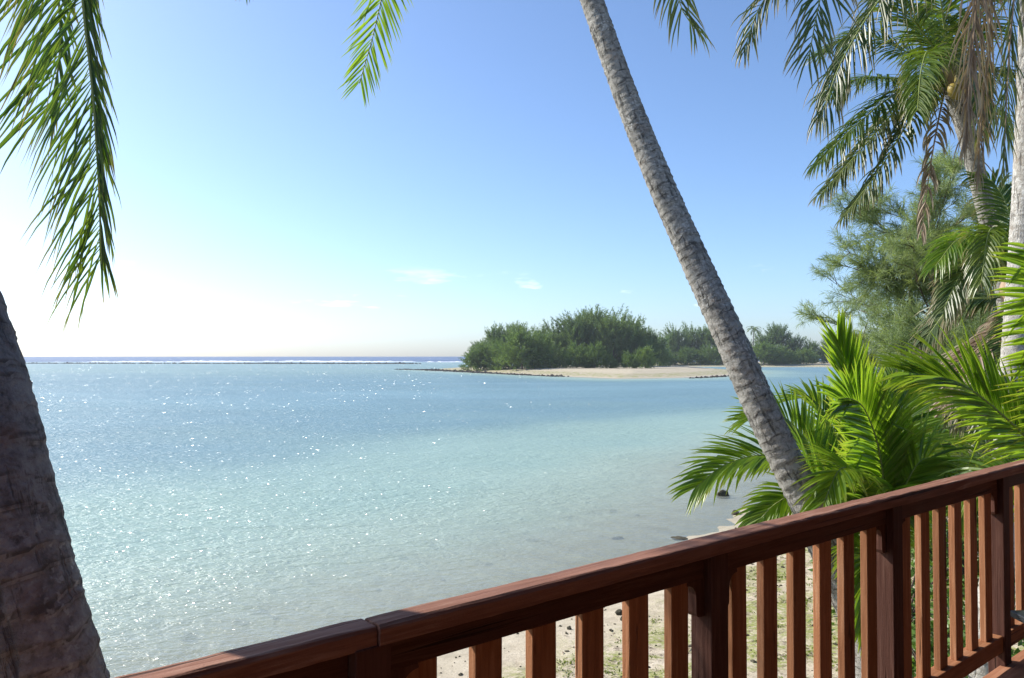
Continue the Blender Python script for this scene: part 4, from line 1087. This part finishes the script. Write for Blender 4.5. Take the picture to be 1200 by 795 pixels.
GI, GF_ = 'ironwood trees on the islet', 'trees on the far shore'
TREES = [  # px, distance, top pixel row, kind, variant, width factor, label
    (562, 262, 394, 'big', 0, 0.80, 'leftmost ironwood at the tip of the tree covered islet'),
    (580, 256, 379, 'big', 1, 0.85, 'second ironwood from the left on the islet'),
    (602, 266, 378, 'big', 2, 0.85, 'tall ironwood left of the notch in the islet treeline'),
    (636, 272, 372, 'spike', 3, 0.9, 'slender dark ironwood spire in the islet treeline'),
    (622, 262, 384, 'big', 3, 0.8, 'ironwood in the dip of the islet treeline'),
    (652, 262, 376, 'big', 0, 0.85, 'ironwood rising just right of the slender spire'),
    (676, 258, 366, 'big', 1, 0.9, 'tall ironwood left of the highest islet crown'),
    (697, 264, 362, 'big', 2, 0.9, 'highest ironwood crown in the middle of the islet'),
    (718, 256, 365, 'big', 3, 0.9, 'broad ironwood right of the highest islet crown'),
    (740, 258, 372, 'big', 0, 0.85, 'ironwood towards the right end of the islet'),
    (758, 262, 384, 'big', 2, 0.75, 'last ironwood at the right end of the islet'),
    (770, 300, 388, 'big', 1, 0.8, 'ironwood half hidden past the right end of the islet trees'),
    (728, 276, 368, 'big', 1, 0.9, 'ironwood standing behind the right half of the islet canopy'),
    (648, 252, 388, 'big', 2, 0.9, 'shorter ironwood filling the dip in front of the slender spire'),
    (545 + 18, 238, 406, 'low', 0, 1.0, 'low shrub at the left end of the islet beach'),
    (590, 234, 402, 'low', 2, 1.0, 'low shrub on the left half of the islet beach'),
    (612, 226, 393, 'low', 1, 1.15, 'large rounded pale shrub in front of the left islet trees'),
    (636, 228, 396, 'low', 2, 1.05, 'rounded shrub beside the large pale one on the islet beach'),
    (676, 224, 404, 'low', 0, 0.95, 'pale shrub in front of the tall middle islet trees'),
    (697, 222, 406, 'low', 1, 0.9, 'feathery shrub right of the pale middle one on the islet'),
    (716, 220, 417, 'low', 2, 0.8, 'small round shrub on the middle of the islet beach'),
    (738, 218, 414, 'low', 0, 0.9, 'small shrub on the right half of the islet beach'),
    (756, 220, 410, 'low', 1, 0.9, 'shrub at the right end of the islet beach')]
for px, Y, ty, kd, vr, wd_, lb in TREES: islet_tree(px, Y, ty, kd, vr, wd_, lb, GI)
FART = [
    (772, 385, 396, 'big', 1, 0.9, 'far shore tree just right of the islet trees'),
    (792, 380, 381, 'big', 3, 0.8, 'upright dark tree on the far shore right of the islet'),
    (812, 388, 378, 'big', 0, 0.8, 'tall far shore tree left of the leaning trunk'),
    (832, 384, 382, 'big', 2, 0.85, 'rounded far shore tree next to the leaning trunk'),
    (852, 380, 392, 'big', 1, 0.85, 'far shore tree touching the left side of the leaning trunk'),
    (872, 386, 394, 'big', 3, 0.85, 'far shore tree mostly behind the leaning trunk'),
    (896, 392, 386, 'big', 0, 0.8, 'far shore tree right of the leaning trunk'),
    (912, 396, 379, 'big', 2, 0.75, 'tallest far shore tree right of the leaning trunk'),
    (930, 390, 390, 'big', 1, 0.8, 'lower far shore tree left of the young palm fronds'),
    (950, 386, 396, 'big', 3, 0.85, 'far shore tree beside the upright young palm frond'),
    (972, 390, 392, 'big', 0, 0.9, 'far shore tree behind the upright young palm frond'),
    (1000, 392, 388, 'big', 2, 0.9, 'far shore tree hidden behind the young palm'),
    (782, 362, 412, 'low', 0, 1.2, 'low far shore shrub at the inlet beside the islet'),
    (806, 364, 410, 'low', 1, 1.2, 'low far shore shrub under the upright dark tree'),
    (830, 364, 408, 'low', 2, 1.3, 'low far shore shrub left of the leaning trunk'),
    (858, 364, 407, 'low', 0, 1.3, 'low far shore shrub beside the leaning trunk'),
    (895, 360, 405, 'low', 1, 1.4, 'pale spreading far shore shrub right of the leaning trunk'),
    (918, 362, 408, 'low', 2, 1.3, 'pale rounded far shore shrub next to the spreading one'),
    (945, 362, 410, 'low', 0, 1.3, 'far shore shrub left of the young palm fronds')]
for px, Y, ty, kd, vr, wd_, lb in FART: islet_tree(px, Y, ty, kd, vr, wd_, lb, GF_)

# a small far palm showing above the far trees
fx = (882 - 600) / FPX * 372
fp = empty('coconut_palm', (fx, 372, height1(fx, 372)))
tag(fp, 'tiny distant palm above the far shore trees beside the leaning trunk', 'palm tree')
ztop = EYE + (418 - 386) / FPX * 372
fc = Vector((fx + 0.6, 372, ztop))
palm_trunk(fp, [tuple(fp.location), (fx + 0.2, 372, ztop * 0.5), tuple(fc)], [0.3, 0.25, 0.2], M['bark_lean'], 33, 0.5, 0.04, 8, 0.4)
for i in range(13):
    arc_frond(fp, fc, R(i * 27.7), R(50 - 70 * ((i * 0.37) % 1)), 4.2, 0.3, 400 + i, L=1.1, w=0.16, pairs=20, droop=0.8, segs=3, rr=(0.08, 0.03))

# ------------------------------------------------------------------ rocks, reef and surf
def rock_mesh(seed, sub=2, rough=0.35):
    bm = bmesh.new(); bmesh.ops.create_icosphere(bm, subdivisions=sub, radius=1)
    for v in bm.verts:
        k = 1 + rough * mnoise.noise(v.co * 1.3 + Vector((seed * 3.1, seed, 0))) + rough * 0.6 * mnoise.noise(v.co * 3.1 + Vector((0, seed * 2.3, 1)))
        v.co = v.co * k
    me = bpy.data.meshes.new('rock'); bm.to_mesh(me); bm.free(); return me
RK = [rock_mesh(i, 3) for i in range(4)]
ROCKS = [(848, 584, 0.30, 0.18, 'dark coral rock breaking the surface in the shallows near the palm'),
         (862, 603, 0.20, 0.12, 'small dark rock on the wet sand at the waterline'),
         (797, 632, 0.30, 0.06, 'flat olive stone at the water edge above the rail'),
         (724, 632, 0.24, 0.06, 'sunken stone in clear shallows above the middle of the rail'),
         (624, 635, 0.26, 0.06, 'sunken dark stone alone in the shallow lagoon'),
         (726, 720, 0.10, 0.08, 'dark stone on the sand seen between the balusters'),
         (730, 727, 0.09, 0.08, 'second dark stone just below the first between the balusters'),
         (667, 738, 0.06, 0.05, 'small dark pebble on the sand between the left balusters')]
for i, (px, py, rx, rz, lb) in enumerate(ROCKS):
    # follow the line of sight down to the ground
    Y = 8.0
    for _ in range(40):
        p = at(px, py, Y); g = height1(p.x, p.y)
        Y *= max(0.5, min(2.0, (EYE - max(g, -0.35)) / max(0.2, EYE - p.z)))
    p = at(px, py, Y); g = height1(p.x, p.y)
    o = link('rock', RK[i % 4].copy(), M['rock'], None, (p.x, p.y, g + rz * (0.15 if i != 0 else 0.5)), (0, 0, i * 1.3))
    rx *= 0.7; o.scale = (rx, rx * 0.75, rz * (0.8 if i != 0 else 1.0))
    tag(o, lb, 'rock', 'rocks along the shore')

def scatter_rocks(name, pts, sizes, mat, seed, label):
    rg = np.random.default_rng(seed)
    bm = bmesh.new(); bmesh.ops.create_icosphere(bm, subdivisions=1, radius=1)
    v0 = np.array([v.co[:] for v in bm.verts]); f0 = np.array([[v.index for v in f.verts] for f in bm.faces]); bm.free()
    V, F = [], []
    for i, (p, s) in enumerate(zip(pts, sizes)):
        k = v0 * (1 + 0.22 * rg.standard_normal((len(v0), 1))) * np.array([s, s * rg.uniform(0.6, 1), s * rg.uniform(0.4, 0.8)])
        a = rg.uniform(0, 6.28); c, sn = math.cos(a), math.sin(a)
        k = k @ np.array([[c, -sn, 0], [sn, c, 0], [0, 0, 1]])
        V.append(k + np.array(p)); F.append(f0 + i * len(v0))
    o = link(name, mesh_np(name, np.vstack(V), np.vstack(F), False), mat)
    tag(o, label, kind='stuff'); return o

def along(line, n, jit, seed):
    rg = np.random.default_rng(seed)
    C = np.array(line, float); d = np.r_[0, np.cumsum(np.linalg.norm(np.diff(C, axis=0), axis=1))]
    s = rg.uniform(0, d[-1], n)
    return np.stack([np.interp(s, d, C[:, 0]), np.interp(s, d, C[:, 1])], 1) + rg.normal(0, 1, (n, 2)) * jit

xy = along([(-31, 268), (-11, 226), (0, 200), (11.3, 178)], 520, 0.9, 1)
xy2 = along([(-40, 278), (-31, 268), (-24, 254)], 150, 1.5, 2)
xy3 = along([(37, 164), (44, 172), (52, 184), (58, 200)], 110, 0.6, 3)
xya = np.vstack([xy, xy2, xy3])
sz = np.random.default_rng(4).uniform(0.18, 0.55, len(xya))
scatter_rocks('rock_rubble', [(x, y, max(height1(x, y), -0.1) + 0.1) for x, y in xya], sz, M['rock_dark'], 5, 'dark rubble of stones edging the islet shore')
xyr = np.vstack([along([(-330, 512), (-190, 500), (-60, 486)], 700, 2.5, 6), along([(-170, 502), (-66, 488)], 500, 1.6, 7)])
scatter_rocks('reef_rocks', [(x, y, 0.05) for x, y in xyr], np.random.default_rng(8).uniform(0.35, 1.1, len(xyr)), M['rock_dark'], 9, 'thin dark line of reef rocks on the horizon side of the lagoon')

def surf_line(y0, x0, x1, seed, hmax):
    rg = np.random.default_rng(seed); n = 420
    xs = np.linspace(x0, x1, n); V = []
    env = np.clip(np.convolve(rg.standard_normal(n + 40), np.ones(41) / 41, 'valid') * 5 + 0.45, 0, 1.2)
    for i, x in enumerate(xs):
        h_ = hmax * env[i] * rg.uniform(0.5, 1.0) + 0.02
        yy = y0 + 6 * math.sin(x * 0.011 + seed)
        V += [(x, yy - 3.5, 0.01), (x, yy - 1.2, h_ * 0.55), (x, yy, h_), (x, yy + 1.4, h_ * 0.5), (x, yy + 3.5, 0.01)]
    F = [(i * 5 + j, (i + 1) * 5 + j, (i + 1) * 5 + j + 1, i * 5 + j + 1) for i in range(n - 1) for j in range(4)]
    return np.array(V), np.array(F)
v1, f1 = surf_line(640, -420, 60, 3, 0.95)
v2, f2 = surf_line(700, -420, 120, 5, 1.0)
surf = link('surf', mesh_np('surf', np.vstack([v1, v2]), np.vstack([f1, f2 + len(v1)]), True), M['foam'])
tag(surf, 'white line of surf breaking along the outer reef', kind='stuff')

# pebbles and driftwood crumbs on the upper beach
rg = np.random.default_rng(77)
pts, szs = [], []
while len(pts) < 1500:
    x, y = rg.uniform(-4, 12), rg.uniform(6, 24)
    h_ = height1(x, y)
    if h_ > 0.05 and rg.random() < 0.65 + 0.35 * math.sin(x * 1.3 + y * 0.9):
        pts.append((x, y, h_ + 0.004)); szs.append(0.012 + 0.035 * rg.random() ** 3)
scatter_rocks('beach_pebbles', pts, szs, M['rock'], 78, 'small dark pebbles and coral crumbs strewn on the sand')

rg = np.random.default_rng(81)
pts, szs = [], []
while len(pts) < 150:
    x, y = rg.uniform(-16, 10), rg.uniform(8, 40)
    h_ = height1(x, y)
    if -0.60 < h_ < -0.16:
        pts.append((x, y, h_)); szs.append(0.05 + 0.14 * rg.random() ** 2)
scatter_rocks('coral_rubble', pts, szs, M['rock_dark'], 82, 'small dark coral lumps on the bed of the shallows')

# low weed and leaf litter on the upper beach
def litter(name, n, mat, seed, ln, wd, flat, clump, zlo, zhi, label):
    rg = np.random.default_rng(seed)
    X = rg.uniform(-4, 13, n * 6); Y = rg.uniform(6, 26, n * 6); Z = height(X, Y)
    f = np.sin(X * 1.9 + 1.3 * np.sin(Y * 1.1)) * np.cos(Y * 1.6 + 0.8 * np.sin(X * 0.7)) + 0.6 * np.sin(X * 4.3 + Y * 3.1)
    ok = (Z > zlo) & (Z < zhi) & (f + rg.normal(0, 0.5, len(X)) > clump)
    P = np.stack([X, Y, Z], 1)[ok][:n]
    k = 7 if not flat else 1
    P = np.repeat(P, k, 0) + rg.normal(0, 0.035 if not flat else 0, (len(P) * k, 3)) * [1, 1, 0]
    m = len(P)
    D = unit(rg.normal(0, 1, (m, 3)) * [1, 1, 0.25] + [0, 0, 0.05 if flat else 0.75])
    W = unit(np.cross(D, [0, 0, 1.0] + rg.normal(0, 0.3, (m, 3))))
    L = rg.uniform(0.6, 1.3, (m, 1)) * ln; w = rg.uniform(0.7, 1.2, (m, 1)) * wd
    P = P + [0, 0, 0.012 if flat else 0.0]
    V = np.stack([P - W * w * 0.4, P + W * w * 0.4, P + D * L * 0.5 + W * w, P + D * L * 0.5 - W * w, P + D * L - [0, 0, 0.2 * ln]], 1)
    bi = (np.arange(m) * 5)[:, None]
    F = np.concatenate([bi + np.array([[0, 1, 2]]), bi + np.array([[0, 2, 3]]), bi + np.array([[3, 2, 4]])], 0)
    A = np.zeros((m, 5, 3)); A[..., 0] = rg.random(m)[:, None]; A[..., 1] = np.array([0, 0, .5, .5, .9])
    tag(link(name, mesh_np(name, V.reshape(-1, 3), F, False, {'leaf': A.reshape(-1, 3)}), mat), label, kind='stuff')
M['weed'] = mat_leaf('beach_weed', (0.13, 0.17, 0.030), (0.26, 0.29, 0.060), (0.34, 0.30, 0.10), 0.9, 0.5, 0.3, 1.3, 0.6, 0.2)
litter('beach_weed', 2600, M['weed'], 91, 0.055, 0.010, False, 0.25, 0.16, 0.85, 'patches of low yellow-green weed on the sand')
litter('leaf_litter', 700, M['leaf_dead'], 92, 0.16, 0.014, True, 0.0, 0.12, 1.0, 'dry brown leaf scraps lying on the sand')

# ------------------------------------------------------------------ sea air
hz = box_mesh('haze', 1400, 1120, 52, 0.0, 'centre')
m_, nt_, out_ = new_mat('sea_haze')
pv = nt_.nodes.new('ShaderNodeVolumePrincipled')
pv.inputs['Color'].default_value = (0.86, 0.92, 1.0, 1)
pv.inputs['Density'].default_value = 0.0002
pv.inputs['Anisotropy'].default_value = 0.3
nt_.links.new(pv.outputs[0], out_.inputs['Volume'])
o = link('haze', hz, m_, None, (0, 450, 2.0))
tag(o, kind='stuff')
